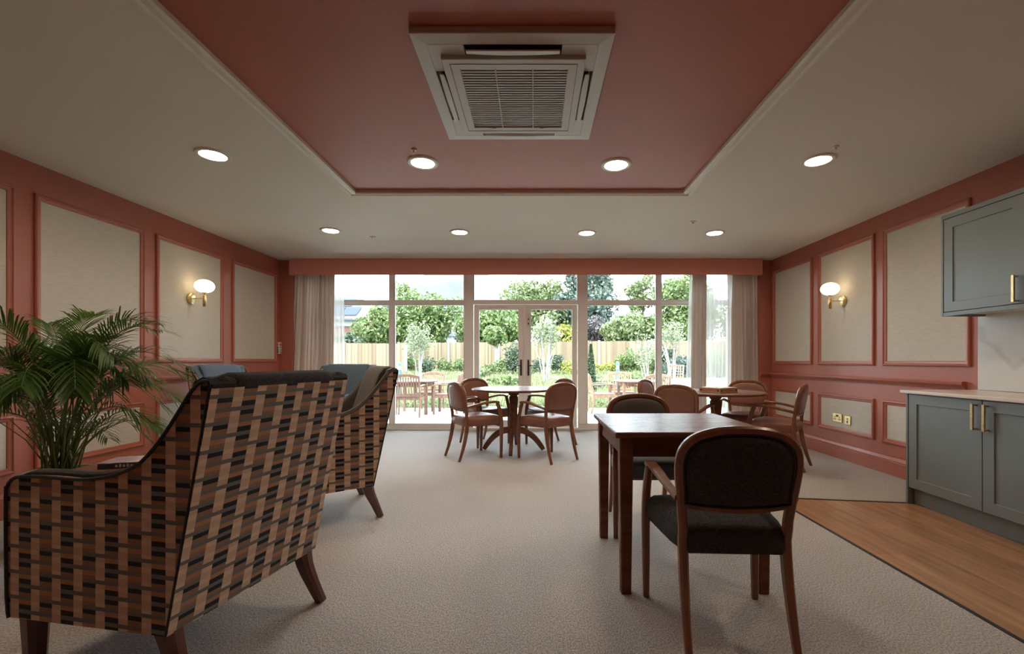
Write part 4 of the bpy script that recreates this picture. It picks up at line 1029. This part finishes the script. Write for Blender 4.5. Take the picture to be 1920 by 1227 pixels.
bx('window', (-19.6, -19.15, 61.9, 62.0, 7.2, 8.8), render_m, h3); bx('balcony', (-19.0, -17.6, 62, 64, 7.4, 7.6), house_w, h3)
h2 = tag(empty('slate_house'), 'white rendered house with a slate roof and tall chimney', 'house')
bx('wall', (-17.5, -10.6, 58, 66, 0, 4.3), render_m, h2); hip(h2, -17.5, -10.4, 58, 66, 4.3, -15.5, -12.4, 6.55, slate_m, .3)
bx('window', (-12.5, -11.6, 57.93, 58.0, 2.6, 3.8), solar_m, h2)
bx('chimney', (-12.25, -11.25, 61, 62, 4.6, 7.0), chim_m, h2); bx('chimney_cap', (-12.35, -11.15, 60.9, 62.1, 7.0, 7.15), chim_m, h2)
for x in (-12.1, -11.75, -11.4): mk('chimney_pot', G().lathe([(.12, 7.15), (.1, 7.4), (.001, 7.4)], 10, (x, 61.5, 0)), chim_m, h2)

# garden furniture
def garden_chair(m, label):
    r = empty('garden_chair'); r['label'] = label; r['category'] = 'chair'
    yb = lambda z: -.22-(z-.42)*.22
    for sg in (-1, 1):
        P = smooth([(.27, -.27, 0), (.27, -.225, .2), (.27, -.22, .42), (.27, yb(.65), .65), (.265, yb(.84), .84)], 3)
        mk('leg', G().sweep([(sg*a, b, c) for a, b, c in P], (.034, .045)), m, r)
        mk('leg', G().sweep([(sg*.28, .24, 0), (sg*.28, .24, .40), (sg*.28, .225, .62)], (.036, .042)), m, r)
        P = smooth([(.28, .27, .615), (.285, .20, .645), (.285, 0, .650), (.275, -.25, .635)], 4)
        mk('armrest', G().sweep([(sg*a, b, c) for a, b, c in P], (.05, .024)), m, r)
    P = smooth([(-.27, yb(.82), .825), (-.15, yb(.85)-.01, .855), (0, yb(.86)-.015, .868), (.15, yb(.85)-.01, .855), (.27, yb(.82), .825)], 4)
    mk('top_rail', G().sweep(P, (.028, .062), side=(0, 1, 0)), m, r)
    mk('lower_back_rail', G().sweep([(-.26, yb(.47), .47), (.26, yb(.47), .47)], (.028, .045), side=(0, 1, 0)), m, r)
    s0 = None
    for i in range(9):
        x = -.212+i*.053
        if s0 is None: s0 = mk('back_slat', G().sweep([(0, yb(.47), .47), (0, yb(.83), .83)], (.024, .014)), m, r); o = s0
        else: o = s0.copy(); COL.objects.link(o); o.parent = r
        o.location = (x, 0, 0)
    s0 = None
    for i in range(8):
        y = -.19+i*.062
        if s0 is None: s0 = bx('seat_slat', (-.265, .265, -.024, .024, .415, .435), m, r); o = s0
        else: o = s0.copy(); COL.objects.link(o); o.parent = r
        o.location = (0, y, 0)
    mk('seat_frame', G().box(-.28, .28, -.22, -.19, .36, .414).box(-.28, .28, .22, .25, .36, .414).box(-.285, -.255, -.2, .23, .36, .414).box(.255, .285, -.2, .23, .36, .414), m, r, flat=True)
    return r
def garden_table(x, y, rot, m, label):
    r = tag(empty('garden_table', (x, y, -.004), rot), label, 'table', 'round teak garden tables')
    g = G(); n = 48
    rings = G().lathe([(.001, .700), (.50, .700), (.515, .706), (.515, .722), (.505, .728), (.001, .728)], n); mk('tabletop', rings, m, r)
    q = .33
    for sx in (-1, 1):
        for sy in (-1, 1): mk('leg', G().sweep([(sx*q, sy*q, 0), (sx*q, sy*q, .70)], (.062, .062), ch=.1), m, r)
    mk('apron', G().box(-q, q, -q-.012, -q+.012, .60, .70).box(-q, q, q-.012, q+.012, .60, .70).box(-q-.012, -q+.012, -q, q, .60, .70).box(q-.012, q+.012, -q, q, .60, .70), m, r, flat=True)
garden_table(-2.66, 10.07, 0, teak, 'round teak garden table outside the left window')
garden_table(2.30, 10.15, 0, teak2, 'round teak garden table outside the right window')
gc = garden_chair(teak, 'x'); gd = garden_chair(teak2, 'x')
def putc(o, x, y, deg, lb):
    o.location = (x, y, -.004); o.rotation_euler = (0, 0, radians(deg-90)); o['label'] = lb; o['group'] = 'slatted teak garden chairs'
putc(gc, -2.62, 9.47, 92, 'slatted teak chair with its back to the left window')
putc(copy_tree(gc), -2.45, 10.62, 268, 'slatted teak chair on the far side of the left garden table')
putc(copy_tree(gc), -1.92, 10.05, 178, 'slatted teak chair right of the left garden table')
putc(gd, 1.52, 10.15, 2, 'slatted pale teak chair left of the right garden table, side on')
putc(copy_tree(gd), 2.08, 10.72, 268, 'slatted pale teak chair on the far side of the right garden table')
putc(copy_tree(gd), 2.52, 9.62, 100, 'slatted pale teak chair with its back to the right window')
# steamer chair with woven back further out
sc_ = tag(empty('reclining_chair', ((1266-1001)*13.5/F, 13.5, gz(13.5)), radians(-25)), 'pale teak reclining chair with lattice back by the grey path', 'chair')
g = G()
for sg in (-1, 1): g.sweep([(sg*.22, -.08, .32), (sg*.22, .22, .92)], (.03, .03))
g.sweep([(-.22, .22, .92), (.22, .22, .92)], (.05, .04), side=(0, 1, 0)); mk('back_frame', g, teak2, sc_, flat=True)
g = G()
for i in range(7): g.sweep([(-.2+i*.067, -.07, .34), (-.2+i*.067, .21, .90)], (.018, .008))
for i in range(8): t_ = i/7; g.sweep([(-.21, -.07+.28*t_, .34+.56*t_), (.21, -.07+.28*t_, .34+.56*t_)], (.008, .018), side=(0, 1, 0))
tag(mk('lattice', g, teak2, sc_, flat=True), kind='stuff')
mk('seat', G().box(-.24, .24, -.95, 0, .29, .33), teak2, sc_, flat=True)
for x in (-.22, .22):
    for y in (-.9, .05): mk('leg', G().box(x-.02, x+.02, y-.02, y+.02, 0, .30), teak2, sc_, flat=True)
